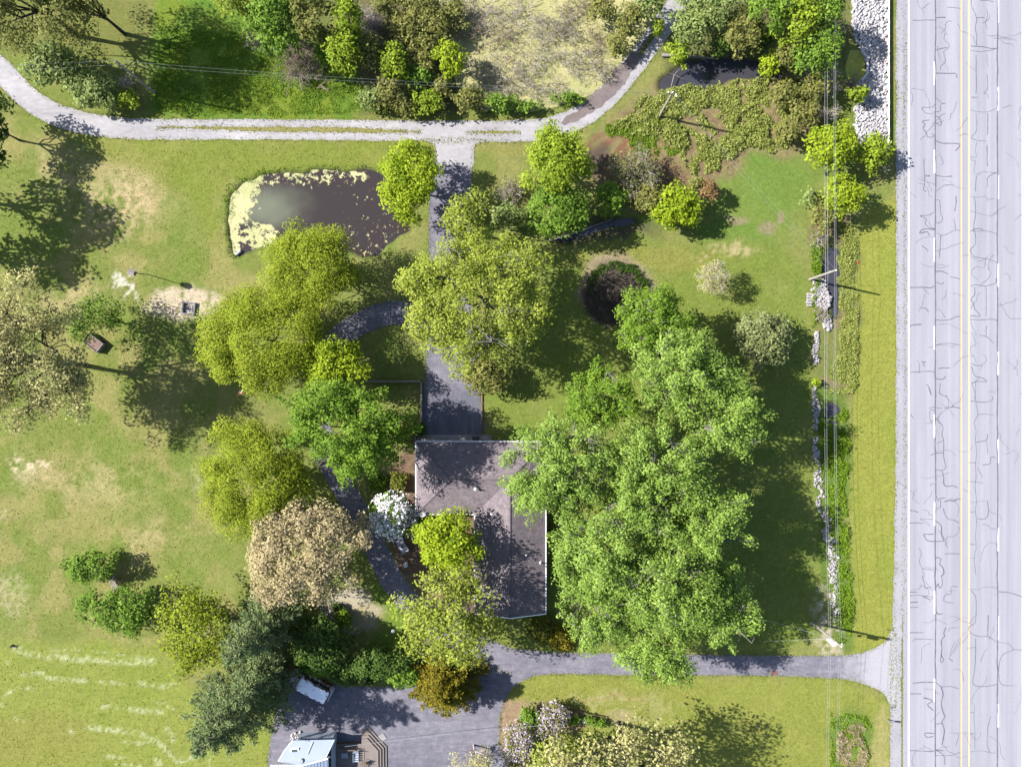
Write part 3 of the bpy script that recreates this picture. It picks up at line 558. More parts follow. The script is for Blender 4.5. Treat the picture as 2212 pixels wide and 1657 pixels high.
def crown_tree(name, label, cat, px, py, rx, ry, h, leaf='green', seed=1, zc=None, hz=None, nc=None, rc=None, ls=.26, lai=3.2,
               bk=None, fork=.3, base=None, spray=0.0, up=.85, gap=.0, trunk=None, group=None, irr=.16, petal=None, pf=.5, name_crown='crown', twigs=0, flat=.75, boughs=0, bs=.30, ks=1.04):
    """broadleaf tree or shrub: tapered trunk, limbs that reach leaf clumps, leaf-sized faces in each clump"""
    rng = np.random.default_rng(seed * 7919 + 13)
    zc = zc or h * .62; hz = hz or h * .40; k = (CAM_H - zc) / CAM_H / PXM
    A, B = rx * k * ks, ry * k * ks; c0 = P(px, py, zc)
    bx, by = (c0[0], c0[1]) if base is None else W2(*base)
    root = thing(name, label, cat, (bx, by, 0), 0, group); off = np.array([c0[0] - bx, c0[1] - by, 0])
    R = (A * B) ** .5; rc = rc or max(.45, .17 * R + .35); nc = nc or int(np.clip(4.6 * (R / rc) ** 2 * (1.15 if hz > .5 * R else .9), 10, 420))
    # clump centres in the crown's volume, biased to its shell; lobed outline
    u = rnddir(rng, nc * 3)
    if boughs:
        ub = rnddir(rng, boughs); ub[:, 2] = np.abs(ub[:, 2]) * .9; ub[:, :2] *= 1.1; bi = rng.integers(0, boughs, nc * 3); u = norm(norm(ub)[bi] + rng.normal(size=(nc * 3, 3)) * bs); bt = rng.uniform(0, 1, boughs); brad = rng.uniform(.78, 1.08, boughs)
    u[:, 2] = np.where(u[:, 2] < -.35, -u[:, 2], u[:, 2]); u = norm(u); rad = rng.uniform(.25, 1, nc * 3) ** .48
    if boughs: rad = rad * brad[bi]
    az = np.arctan2(u[:, 1], u[:, 0]); ph = rng.uniform(0, 6.28, 6)
    lobe = 1 + irr * (np.sin(3 * az + ph[0]) * .5 + np.sin(5 * az + ph[1]) * .45 + np.sin(8 * az + ph[2]) * .35 + np.sin(2 * az + ph[3]) * .4)
    cc = u * rad[:, None] * np.array([max(A - rc * .55, .2), max(B - rc * .55, .2), hz])[None] ; cc[:, :2] *= lobe[:, None]; cc[:, 2] += zc
    if gap > 0:
        g = fbm(cc[:, 0] / R * 2.3 + seed, cc[:, 1] / R * 2.3, seed); keep = g > np.quantile(g, gap); cc = cc[keep]; u = u[keep]
        if boughs: bi = bi[keep]
    cc = cc[:nc]; u = u[:len(cc)]; cc[:, 2] = np.maximum(cc[:, 2], rc * .5); nc = len(cc); cc = cc + off
    crc = rc * rng.uniform(.65, 1.35, nc)
    # wood
    tr = trunk or max(.07, h * .017); K = int(np.clip(nc / 7, 3, 9)); P0, P1, R0, R1 = [], [], [], []
    zf = h * fork; tp = np.array([0, 0, -.1]); fk = np.array([off[0] * .25 + rng.normal() * .1, off[1] * .25 + rng.normal() * .1, zf])
    mids = [tp, np.array([fk[0] * .4, fk[1] * .4, zf * .5]), fk]; rr = [tr * 1.35, tr, tr * .85]
    for i in range(2): P0.append(mids[i]); P1.append(mids[i + 1]); R0.append(rr[i]); R1.append(rr[i + 1])
    nodes = []; nr = []
    for j in range(K):
        a = 2 * math.pi * (j + rng.uniform(-.3, .3)) / K; q = rng.uniform(.35, .75) if j else .1
        e = np.array([A * q * math.cos(a), B * q * math.sin(a), zc + hz * rng.uniform(.0, .65)]) + off; s = fk * np.array([1, 1, rng.uniform(.8, 1.0)])
        m = (s + e) / 2 + np.array([0, 0, -.08 * h]) * rng.uniform(-.3, 1); pts = [s]
        for t in (.25, .5, .75, 1): pts.append((1 - t) ** 2 * s + 2 * t * (1 - t) * m + t * t * e + rng.normal(size=3) * .04 * R * (t < 1))
        rl = np.linspace(tr * .62, tr * .18, 5)
        for i in range(4): P0.append(pts[i]); P1.append(pts[i + 1]); R0.append(rl[i]); R1.append(rl[i + 1])
        nodes += pts[1:]; nr += list(rl[1:])
    nodes, nr = np.array(nodes), np.array(nr)
    d = np.linalg.norm(cc[:, None] - nodes[None], axis=2) + np.maximum(0, nodes[None, :, 2] - cc[:, None, 2]) * .8; ni = d.argmin(1)
    st = nodes[ni]; mid = (st + cc) / 2 + rng.normal(size=(nc, 3)) * .06 * R + np.array([0, 0, -.03 * R]); r1 = np.minimum(nr[ni] * .7, tr * .26)
    P0 = np.r_[np.array(P0), st, mid]; P1 = np.r_[np.array(P1), mid, cc]; R0 = np.r_[np.array(R0), r1, r1 * .7]; R1 = np.r_[np.array(R1), r1 * .7, np.maximum(r1 * .35, .012)]
    nt_ = twigs * nc
    tdir = norm(rnddir(rng, max(nt_, 1)) + np.array([0, 0, .3]))
    if nt_:
        ci = rng.integers(0, nc, nt_); L_ = crc[ci][:, None] * rng.uniform(.5, 1.1, (nt_, 1)); e = cc[ci] + tdir * L_
        P0 = np.r_[P0, cc[ci]]; P1 = np.r_[P1, e]; R0 = np.r_[R0, np.full(nt_, .022)]; R1 = np.r_[R1, np.full(nt_, .01)]
    V, F = segs(P0, P1, R0, R1, 4 if R < 5 else 5); link('trunk', raw_mesh('trunk', V, F, None, True), bk or bark, root)
    # leaves
    nl = int(lai * math.pi * A * B * (1 - gap * .8) / (2 * ls * ls * .6)); nl = min(nl, 60000); w = crc ** 2; ci = rng.choice(nc, nl, p=w / w.sum())
    dl = rnddir(rng, nl); rl = rng.uniform(.15, 1, nl) ** .6; out = norm(u[ci] + np.array([0, 0, .15]))
    pos = dl * (rl * crc[ci])[:, None]; pos[:, 2] *= flat
    if spray: pos = pos * .8 + out * ((pos * out).sum(1, keepdims=True)) * spray; pos[:, 2] -= .12 * spray * np.linalg.norm(pos[:, :2], axis=1)
    ln = norm(dl * .5 + out * .2 + np.array([0, 0, up]) + rng.normal(size=(nl, 3)) * .42)
    ct = rng.uniform(0, 1, nc)
    if boughs: ct = .45 * ct + .55 * bt[bi[:nc]]
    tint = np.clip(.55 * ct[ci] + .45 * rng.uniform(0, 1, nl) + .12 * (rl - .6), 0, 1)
    C_ = cc[ci] + pos; C_[:, 2] = np.maximum(C_[:, 2], .05); sz = ls * rng.uniform(.45, 1.5, nl)
    if petal:
        sel = (rng.uniform(size=nl) < pf * (.35 + 1.1 * (rl > .55))) & (fbm(C_[:, 0] * .9 + seed, C_[:, 1] * .9, 3) > .33)
        Vp, Fp, Tp = leaves(C_[sel] + dl[sel] * .08, ln[sel], sz[sel] * .85, tint[sel], rng, .85)
        link('blossom', raw_mesh('blossom', Vp, Fp, {'tint': ('FLOAT', Tp)}), LM[petal], root); C_, ln, sz, tint = C_[~sel], ln[~sel], sz[~sel], tint[~sel]
    V, F, T = leaves(C_, ln, sz, tint, rng, .62, out[:len(C_)] if spray and not petal else None)
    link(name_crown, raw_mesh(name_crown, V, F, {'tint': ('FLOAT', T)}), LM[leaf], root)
    return root
def conifer(name, label, cat, px, py, rx, ry, h, leaf='pine', seed=1, ls=.2, whorls=11, arms=9, bk=None, group=None, dens=1.0, low=.12, droop=.12, lift=0.0):
    """whorled evergreen: boughs radiate from the stem, tufts of needles along every bough"""
    rng = np.random.default_rng(seed * 104729 + 5); zc = h * .4; k = (CAM_H - zc) / CAM_H / PXM; A, B = rx * k, ry * k; c = P(px, py, zc)
    root = thing(name, label, cat, (c[0], c[1], 0), 0, group); tr = h * .018 + .05
    P0 = [np.array([0, 0, -.1])]; P1 = [np.array([0, 0, h * .97])]; R0 = [tr]; R1 = [.03]; LC, LN, LS, LT, LD = [], [], [], [], []
    for w in range(whorls):
        f = w / (whorls - 1); z = h * (low + (1 - low) * f * .98); rr = (1 - f) ** .75 * .95 + .05; na = max(4, int(arms * (1 - .5 * f)))
        for j in range(na):
            a = 2 * math.pi * (j + rng.uniform(-.4, .4)) / na + w * .7; ln_ = rr * rng.uniform(.65, 1.12); d = np.array([A * math.cos(a), B * math.sin(a), 0]) * ln_
            lm = np.linalg.norm(d); s = np.array([0, 0, z]); e = s + d + np.array([0, 0, lm * (lift - droop + .25 * f) + rng.normal() * .1]); m = (s + e) / 2 + np.array([0, 0, .08 * lm])
            P0 += [s, m]; P1 += [m, e]; R0 += [tr * .35, tr * .2]; R1 += [tr * .2, .015]
            n = int(dens * (18 + 42 * lm)); t = rng.uniform(.08, 1.05, n); p = s * ((1 - t) ** 2)[:, None] + 2 * (t * (1 - t))[:, None] * m + e * (t ** 2)[:, None]
            side = norm(np.cross(d, [0, 0, 1.0])); wd = lm * .26 * (1.15 - t) + .18; lat = rng.normal(size=n) * .6; p = p + side * (lat * wd)[:, None] + np.array([0, 0, 1]) * (rng.normal(size=n) * .13 - .05 * np.abs(lat))[:, None]
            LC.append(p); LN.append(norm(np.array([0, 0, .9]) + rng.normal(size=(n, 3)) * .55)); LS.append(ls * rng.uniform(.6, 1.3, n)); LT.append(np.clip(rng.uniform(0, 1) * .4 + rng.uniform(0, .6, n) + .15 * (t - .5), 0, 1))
            LD.append(norm(norm(d) * 1.0 + side * (np.sign(lat) * .8)[:, None]))
    V, F = segs(P0, P1, R0, R1, 5); link('trunk', raw_mesh('trunk', V, F, None, True), bk or bark, root)
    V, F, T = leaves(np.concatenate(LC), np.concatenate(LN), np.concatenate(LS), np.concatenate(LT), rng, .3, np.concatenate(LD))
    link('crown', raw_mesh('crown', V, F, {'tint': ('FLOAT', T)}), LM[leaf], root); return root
def twig_bush(name, label, cat, px, py, rx, ry, h, m=None, seed=1, stems=14, depth=4, group=None, leaf=None, nleaf=0, thick=.05, ls=.16, flop=.35, base=None, spread=.16):
    """bare brush: forking stems, each level thinner"""
    rng = np.random.default_rng(seed * 31337 + 3); zc = h * .55; k = (CAM_H - zc) / CAM_H / PXM; A, B = rx * k, ry * k; c = P(px, py, zc)
    bx, by = (c[0], c[1]) if base is None else W2(*base); root = thing(name, label, cat, (bx, by, 0), 0, group); off = np.array([c[0] - bx, c[1] - by, 0])
    s = np.stack([rng.normal(size=stems) * A * spread, rng.normal(size=stems) * B * spread, np.full(stems, -.05)], 1) + off * .05
    a = rng.uniform(0, 6.28, stems); r = rng.uniform(.2, 1, stems); d = norm(np.stack([np.cos(a) * r * A + off[0], np.sin(a) * r * B + off[1], np.full(stems, h * .8)], 1)); ln = np.full(stems, (h * h + (A * B)) ** .5 * .36); th = np.full(stems, thick)
    P0, P1, R0, R1 = [], [], [], []; tips = None
    for lv in range(depth):
        e = s + d * ln[:, None] * rng.uniform(.7, 1.25, (len(s), 1)); e[:, 2] = np.maximum(e[:, 2], .05)
        P0.append(s); P1.append(e); R0.append(th); R1.append(th * .65); tips = e
        m_ = 3 if lv < depth - 1 else 0
        if not m_: break
        t = rng.uniform(.35, 1.0, (len(s), m_, 1)); ns = (s[:, None] * (1 - t) + e[:, None] * t).reshape(-1, 3)
        nd = norm(np.repeat(d, m_, 0) + rng.normal(size=(len(s) * m_, 3)) * np.array([.75, .75, flop])); s, d, ln, th = ns, nd, np.repeat(ln, m_) * .62, np.maximum(np.repeat(th, m_) * .58, .011)
    V, F = segs(np.concatenate(P0), np.concatenate(P1), np.concatenate(R0), np.concatenate(R1), 3)
    link('stems', raw_mesh('stems', V, F, None, True), m or twig_grey, root, kind='stuff')
    if leaf and nleaf:
        ci = rng.integers(0, len(tips), nleaf); pos = tips[ci] + rng.normal(size=(nleaf, 3)) * .25; nn = norm(rng.normal(size=(nleaf, 3)) + np.array([0, 0, .8]))
        V, F, T = leaves(pos, nn, ls * rng.uniform(.6, 1.3, nleaf), rng.uniform(0, 1, nleaf), rng); link('foliage', raw_mesh('foliage', V, F, {'tint': ('FLOAT', T)}), LM[leaf], root)
    return root
def scatter(name, poly_d, n, hmin, hmax, leaf, seed=1, ls=.18, label='', clump=.0, thr=.0, parent=None, base_z=0.0, asp=.35):
    """countless weeds or grass: upright blades over an outline, one object"""
    rng = np.random.default_rng(seed); xs, ys = [p[0] for p in poly_d], [p[1] for p in poly_d]
    X, Y = rng.uniform(min(xs), max(xs), n * 3), rng.uniform(min(ys), max(ys), n * 3)
    Xw, Yw = X + (fbm(X / 16, Y / 16, seed) - .5) * 30, Y + (fbm(X / 16, Y / 16, seed + 3) - .5) * 30; ok = inpoly(Xw, Yw, poly_d)
    den = fbm(X / 22, Y / 22, seed + 9); ok &= den > thr; X, Y, den = X[ok][:n], Y[ok][:n], den[ok][:n]; n = len(X); hh = hmin + (hmax - hmin) * np.clip((den - thr) / .35, 0, 1) * rng.uniform(.5, 1.1, n)
    pos = np.stack([(X - 1106) / PXM, (828.5 - Y) / PXM, base_z + hh * rng.uniform(.15, 1, n)], 1); nn = norm(rng.normal(size=(n, 3)) * .75 + np.array([0, 0, .95]))
    V, F, T = leaves(pos, nn, ls * rng.uniform(.5, 1.4, n), np.clip(rng.uniform(0, .7, n) + .6 * (fbm(X / 9, Y / 9, seed + 1) - .35), 0, 1), rng, asp)
    return link(name, raw_mesh(name, V, F, {'tint': ('FLOAT', T)}), LM[leaf], parent, kind='stuff', label=label or name.replace('_', ' ') + ' growing on the ground', category='vegetation')

# ---- the big trees round the house
CT = crown_tree
g_sm = 'silver maples east of the house'
SM = [
 (1395, 700, 88, 95, 13, 'maple', 'fresh green maple beside the brush pile, northernmost of the tall maples'),
 (1455, 815, 118, 112, 17, 'silver', 'tall silver maple directly south of the fresh green maple by the brush pile'),
 (1560, 905, 92, 105, 15, 'silver', 'silver maple with feathery boughs reaching furthest toward the round hawthorn'),
 (1295, 855, 86, 80, 14, 'maple', 'green maple between the driveway and the tall silver maples'),
 (1215, 1000, 140, 128, 17, 'silver', 'broad silver maple whose boughs hang over the corner of the house roof'),
 (1425, 1020, 118, 112, 17, 'silver', 'silver maple in the middle of the grove east of the house'),
 (1520, 1130, 98, 112, 16, 'silver', 'silver maple at the eastern edge of the grove beside the shaded lawn'),
 (1300, 1180, 128, 118, 18, 'silver', 'silver maple beside the long east eave of the house'),
 (1440, 1260, 122, 118, 18, 'silver', 'silver maple at the heart of the southern half of the grove'),
 (1285, 1310, 92, 92, 15, 'silver', 'silver maple close to the southeast corner of the house'),
 (1565, 1320, 70, 92, 14, 'silver', 'silver maple with the bough nearest the utility pole at the drive entrance'),
 (1372, 1105, 92, 88, 17, 'silver', 'silver maple filling the gap between the roof maple and the middle of the grove'),
 (1410, 1385, 100, 78, 15, 'silver', 'silver maple whose lowest boughs overhang the paved south drive'),
]
for i, (x, y, rx, ry, h, lf, lb) in enumerate(SM):
    CT('maple_tree', lb, 'tree', x, y, rx, ry, h, lf, seed=101 + i, ls=.135, lai=3.0, spray=.7 if lf == 'silver' else .3, group=g_sm, bk=bark_grey, irr=.16, twigs=1, rc=1.05, boughs=18, bs=.30, ks=1.03)
CT('cottonwood_tree', 'airy yellow-green cottonwood spreading over the middle of the driveway', 'tree', 1042, 640, 150, 165, 17, 'cotton', seed=21, ls=.14, lai=2.7, irr=.20, gap=.04, bk=bark_grey, twigs=1, rc=1.1, boughs=22, bs=.26)
CT('cottonwood_sapling', 'slender yellow-green cottonwood top hanging over the parked blue car', 'tree', 1010, 478, 58, 62, 12, 'cotton', seed=22, ls=.16, lai=2.2, irr=.3, gap=.2, bk=bark_grey, twigs=2)
CT('cottonwood_tree', 'thin cottonwood bough crown west of the driveway cottonwood, over the side drive', 'tree', 935, 690, 66, 70, 14, 'cotton', seed=23, ls=.16, lai=2.2, irr=.3, gap=.22, bk=bark_grey, twigs=2, base=(985, 700))
CT('shrub_tree', 'dull olive small tree beside the driveway just below the cottonwood', 'tree', 1045, 812, 52, 52, 5, 'olive', seed=24, ls=.17, lai=2.6, twigs=2)
CT('driveway_maple', 'round bright lime maple between the pond and the driveway', 'tree', 888, 392, 74, 90, 9, 'lime', seed=25, ls=.16, lai=3.6)
CT('maple_tree', 'bright green maple standing at the bend south of the gravel track', 'tree', 1200, 352, 74, 82, 10, 'spring', seed=26, ls=.16, lai=3.6)
CT('maple_tree', 'green leafy tree pressed against the south side of the track maple', 'tree', 1205, 455, 72, 62, 8, 'green', seed=27, ls=.17, lai=3.2)
CT('willow_tree', 'soft olive-yellow dome tree just south of the pond', 'tree', 672, 577, 112, 98, 11, 'willow', seed=31, ls=.105, lai=3.0, rc=1.5, irr=.05, twigs=1, bk=bark_dark, up=1.1, group='fuzzy olive-yellow trees on the west lawn')
CT('willow_tree', 'soft olive-yellow tree overlapping the side drive, southwest of the pond', 'tree', 570, 735, 136, 122, 11, 'willow', seed=32, ls=.105, lai=2.8, rc=1.5, irr=.09, twigs=1, bk=bark_dark, up=1.1, group='fuzzy olive-yellow trees on the west lawn')
CT('willow_tree', 'soft olive-yellow tree west of the big green maple, lowest of the three', 'tree', 548, 1032, 120, 140, 11, 'willow', seed=33, ls=.105, lai=3.0, rc=1.5, irr=.07, twigs=1, bk=bark_dark, up=1.1, group='fuzzy olive-yellow trees on the west lawn')
CT('yellow_maple', 'bright yellow-green maple between the side drive and the big green maple', 'tree', 725, 792, 76, 68, 9, 'lime', seed=34, ls=.15, lai=3.6)
CT('green_maple', 'large dense green maple just northwest of the house', 'tree', 752, 935, 142, 115, 16, 'maple', seed=35, ls=.15, lai=3.3, irr=.10, boughs=40, bs=.32, rc=1.2, spray=.3)
CT('tan_blossom_tree', 'wide tan and cream blossoming tree west of the house front', 'tree', 672, 1190, 158, 132, 12, 'tan', seed=36, ls=.15, lai=2.5, irr=.16, gap=.06, bk=bark_grey, twigs=2, boughs=34, bs=.30, rc=1.1)
CT('crabapple_tree', 'small white flowering crabapple beside the west wall of the house', 'tree', 850, 1112, 54, 56, 5, 'green', seed=37, ls=.15, lai=3.0, petal='white', pf=.62, irr=.2)
CT('courtyard_tree', 'bright lime tree tucked in the inner corner of the L-shaped house', 'tree', 972, 1168, 86, 70, 10, 'lime', seed=38, ls=.17, lai=3.0, rc=1.1)
CT('yellow_tree', 'thin yellow tree with grey twigs against the south wing of the house', 'tree', 968, 1325, 132, 112, 13, 'cotton', seed=39, ls=.17, lai=2.0, irr=.2, gap=.1, bk=bark_grey, twigs=3)
conifer('bronze_conifer', 'dense bronze-olive evergreen overhanging the parking court', 'tree', 962, 1482, 90, 80, 8, 'bronze', seed=40, ls=.2, whorls=12, arms=12, dens=1.5)
conifer('pine_tree', 'blue-green pine north of the white van, upper one of the pair', 'tree', 560, 1362, 96, 86, 17, 'pine', seed=41, whorls=12, arms=10, dens=1.3, group='pines beside the parking court')
conifer('pine_tree', 'large blue-green pine beside the hayfield, lower one of the pair', 'tree', 505, 1530, 130, 112, 18, 'pine', seed=42, whorls=13, arms=11, dens=1.3, group='pines beside the parking court')
conifer('pine_tree', 'blue-green pine between the other two pines, its boughs reaching the van', 'tree', 562, 1462, 76, 80, 14, 'pine', seed=43, whorls=11, arms=10, dens=1.2, group='pines beside the parking court')
CT('sparse_yellow_tree', 'sparse yellow tree with dark bare twigs left of the pines', 'tree', 428, 1358, 98, 100, 9, 'willow', seed=44, ls=.15, lai=1.7, irr=.22, gap=.15, bk=bark_dark, twigs=4)
CT('young_tree', 'small green tree above the slatted wooden bench on the west lawn', 'tree', 198, 1226, 68, 36, 4, 'green', seed=45, ls=.17, lai=2.5, irr=.2, twigs=2)
CT('young_tree', 'small dark green tree below the slatted wooden bench on the west lawn', 'tree', 262, 1318, 92, 56, 5, 'green', seed=46, ls=.17, lai=2.5, irr=.2, twigs=2)
CT('oak_tree', 'huge tan-yellow oak with dark limbs at the left edge of the lawn', 'tree', 68, 775, 152, 172, 17, 'oak', seed=47, ls=.15, lai=2.2, irr=.18, gap=.06, bk=bark_dark, twigs=1, base=(185, 790), rc=1.1, boughs=22, bs=.25)
CT('thin_tree', 'thin green sapling over the lawn between the big oak and the fire pit', 'tree', 215, 690, 72, 62, 6, 'green', seed=48, ls=.14, lai=1.1, irr=.25, gap=.2, twigs=2, bk=bark_dark)
# shaded evergreens by the parking court
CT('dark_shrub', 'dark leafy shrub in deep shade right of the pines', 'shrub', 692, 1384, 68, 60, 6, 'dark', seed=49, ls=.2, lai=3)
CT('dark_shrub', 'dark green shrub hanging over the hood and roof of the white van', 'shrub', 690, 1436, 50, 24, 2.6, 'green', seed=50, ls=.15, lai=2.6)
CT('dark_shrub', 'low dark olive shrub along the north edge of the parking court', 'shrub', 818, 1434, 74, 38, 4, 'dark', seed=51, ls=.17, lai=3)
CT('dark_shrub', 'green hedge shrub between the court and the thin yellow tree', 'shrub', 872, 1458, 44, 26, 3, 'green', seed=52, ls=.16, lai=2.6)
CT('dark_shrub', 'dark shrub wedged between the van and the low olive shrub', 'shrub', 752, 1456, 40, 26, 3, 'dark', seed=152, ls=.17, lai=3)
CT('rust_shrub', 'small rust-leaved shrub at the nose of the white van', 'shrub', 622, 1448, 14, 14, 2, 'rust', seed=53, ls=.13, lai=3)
def clipped(label, px, py, r, h, leaf='yew', seed=1, ry=None): return CT('clipped_shrub', label, 'shrub', px, py, r, ry or r, h, leaf, seed=seed, zc=h * .45, hz=h * .5, ls=.12, lai=4.2, irr=.02, rc=.5, up=.35, group='clipped shrubs')
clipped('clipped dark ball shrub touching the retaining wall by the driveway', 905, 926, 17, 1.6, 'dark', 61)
clipped('clipped yellow-green ball shrub left of the retaining wall', 872, 938, 22, 1.8, 'yew', 62)
clipped('clipped olive ball shrub north of the white crabapple', 863, 1040, 23, 2.0, 'yew', 63)
clipped('loose dark green shrub left of the olive ball shrub', 816, 1042, 22, 1.7, 'green', 64)
clipped('clipped yellow-green ball shrub in the gravel bed below the tan tree', 742, 1336, 23, 1.8, 'lush', 65)
clipped('small clipped ball shrub at the upper rim of the gravel bed', 729, 1310, 11, 1.4, 'dark', 66)
clipped('clipped round shrub against the east eave of the house', 1189, 1150, 14, 1.6, 'yew', 67)
clipped('large clipped yew mound at the south end of the house', 1172, 1358, 34, 2.2, 'yew', 68)
clipped('large clipped bronze yew mound touching the south drive', 1216, 1380, 34, 2.4, 'bronze', 69, 30)
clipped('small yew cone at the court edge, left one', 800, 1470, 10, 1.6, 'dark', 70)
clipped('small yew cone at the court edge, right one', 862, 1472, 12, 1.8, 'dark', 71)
clipped('green shrub under the dish at the southwest roof corner', 915, 1124, 14, 1.5, 'green', 72)
# ---- northwest
CT('olive_tree', 'large dull olive tree filling the top left corner', 'tree', 40, -22, 165, 128, 18, 'olive', seed=73, ls=.15, lai=2.2, gap=.08, twigs=2, bk=bark_dark)
CT('olive_tree', 'dark green tree right of the corner tree at the top edge', 'tree', 178, -8, 62, 52, 15, 'olive', seed=74, ls=.15, lai=2.2, twigs=2, bk=bark_dark)
CT('sage_bush', 'pale sage bush beside the bend of the gravel track', 'shrub', 120, 140, 66, 54, 5, 'sage', seed=75, ls=.2, lai=3.4)
CT('green_bush', 'green bush between the pale sage bush and the utility pole', 'shrub', 205, 198, 68, 42, 4, 'sage', seed=76, ls=.19, lai=3.2)
CT('green_bush', 'small yellow-green bush at the foot of the bare twigs by the pole', 'shrub', 278, 215, 26, 24, 2.6, 'spring', seed=77, ls=.16, lai=2.6)
twig_bush('bare_brush', 'grey bare brush between the green bush and the utility pole', 'shrub', 268, 180, 30, 26, 3.2, twig_grey, 78)
CT('dark_tree', 'dark green tree cut by the left edge below the track', 'tree', -16, 275, 50, 82, 8, 'dark', seed=79, ls=.2, lai=3)
CT('leafy_tree', 'tall tree mostly beyond the left edge, throwing its shadow on the lawn', 'tree', -185, 385, 92, 92, 15, 'maple', seed=80, ls=.26, lai=2.8)
CT('leafy_tree', 'tall tree beyond the left edge north of the oak', 'tree', -190, 505, 84, 72, 13, 'maple', seed=81, ls=.26, lai=2.6)
# ---- thicket north of the track
CT('pale_tree', 'yellow-green tree crown cut by the top edge above the dead branch', 'tree', 512, 4, 56, 36, 11, 'cotton', seed=82, ls=.2, lai=2.2)
CT('weeping_tree', 'green weeping tree at the top edge left of the olive one', 'tree', 600, 52, 66, 66, 10, 'green', seed=83, ls=.2, lai=3, spray=.4)
CT('weeping_tree', 'olive weeping tree at the top edge beside the bright column', 'tree', 672, 34, 48, 66, 10, 'olive', seed=84, ls=.19, lai=2.6, spray=.4)
twig_bush('dead_tree', 'bare grey dead tree reaching out over the lush strip', 'tree', 535, 96, 44, 22, 5, bark_grey, 85, stems=6, depth=4, thick=.09, base=(575, 92))
twig_bush('brush_thicket', 'brown bare thicket standing in the lush grass strip', 'shrub', 645, 132, 58, 50, 4, twig_brown, 86, stems=60, depth=4, thick=.05, spread=.4)
CT('green_shrub', 'fresh green shrub right of the brown thicket', 'shrub', 706, 118, 30, 40, 4, 'green', seed=87, ls=.18, lai=2.0, gap=.2)
CT('column_tree', 'bright yellow-green tree cut by the top edge', 'tree', 752, 40, 34, 60, 9, 'spring', seed=88, ls=.19, lai=3)
CT('column_tree', 'bright yellow-green tree right below the one at the top edge', 'tree', 745, 118, 38, 52, 8, 'spring', seed=89, ls=.19, lai=3)
twig_bush('bare_shrub', 'large round grey bare shrub at the top of the thicket', 'shrub', 790, 45, 44, 46, 5, twig_grey, 90, stems=44, depth=4, thick=.05, spread=.22)
SH = [(798,118,40,52,5,'olive','olive shrub below the round grey bare shrub'),(852,138,36,46,5.5,'spring','yellow-green tree in the middle of the thicket'),(905,118,40,46,4,'olive','dull olive shrub right of the thicket yellow-green tree'),
 (975,130,38,46,5,'lime','bright yellow tree standing alone in the marsh edge'),(845,196,42,42,4,'olive','olive shrub just above the track near the thicket'),(800,214,36,30,3,'sage','pale grey-green shrub at the lush strip end'),
 (905,172,34,34,3.5,'green','green shrub below the dull olive shrub'),(925,222,44,32,3,'spring','fresh green shrub hugging the north verge of the track'),(872,226,30,26,2.6,'olive','low olive shrub on the track verge'),
 (1010,214,32,32,3,'olive','olive shrub at the corner of the duckweed pool'),(1082,222,36,24,2.6,'green','rounded green shrub on the verge below the duckweed'),(1045,222,24,20,2.2,'olive','small olive shrub left of the rounded verge shrub'),
 (955,190,30,24,3,'olive','olive shrub south of the bright yellow tree'),(880,60,40,44,4.5,'olive','brownish olive shrub right of the grey bare shrub'),(905,5,46,36,4,'olive','brownish olive shrub at the top edge west of the duckweed'),(840,15,34,36,4,'olive','olive shrub at the top edge beside the grey bare shrub'),(925,95,36,34,3.2,'olive','dull shrub above the bright yellow tree'),(975,40,34,36,2.6,'olive','low dull shrub standing in the west end of the duckweed'),(935,50,40,44,4,'olive','dull shrub at the west rim of the duckweed pool'),
 (1362,40,34,44,4,'olive','olive shrub between the duckweed and the track'),(1400,12,36,34,4.5,'sage','grey-green shrub by the track at the top edge'),(1335,95,26,30,3,'olive','low olive shrub on the east rim of the duckweed'),(1300,20,34,30,3.5,'olive','olive shrub cut by the top edge beside the duckweed'),(1420,60,16,24,2.6,'spring','small bright shrub where the track narrows'),
 (1140,232,40,14,1.6,'green','low green shrub strip on the duckweed rim'),(1230,214,40,14,1.4,'green','low weedy shrub where the verge meets the mud')]
for i, (x, y, rx, ry, h, lf, lb) in enumerate(SH): CT('wetland_shrub', lb, 'shrub', x, y, rx, ry, h, lf, seed=200 + i, ls=.17, lai=2.4, irr=.22, twigs=2, gap=.1, group='shrubs north of the track')
TB = [(1005,60,52,50),(1060,30,50,44),(1125,28,52,44),(1185,60,44,40),(1090,98,50,42),(1045,150,44,40),(1120,165,40,40),(1240,130,44,36),(1285,88,36,30),(1225,60,36,30),(1160,115,40,32),(985,10,46,36),(1245,15,40,30),(1300,150,30,26),(1185,190,40,24),(1080,190,36,24)]
WH = ['at the west end near the top edge','cut by the top edge','at the top edge, middle of the pool','northeast of the pool centre','in the pool centre','by the bright yellow tree','south of the pool centre','on the east side of the pool','at the eastern rim','northeast by the shrubs','east of the centre','in the upper west corner','by the upper east shrubs','near the muddy bend','at the south rim','at the southwest rim']
for i, (x, y, rx, ry) in enumerate(TB): twig_bush('marsh_brush', 'grey leafless brush standing in the duckweed ' + WH[i], 'shrub', x, y, rx, ry, 1.5, twig_grey if i % 4 else twig_brown, 300 + i, stems=60, depth=3, thick=.030, leaf='olive', nleaf=260, ls=.09, spread=.52, group='bare brush in the duckweed pool')
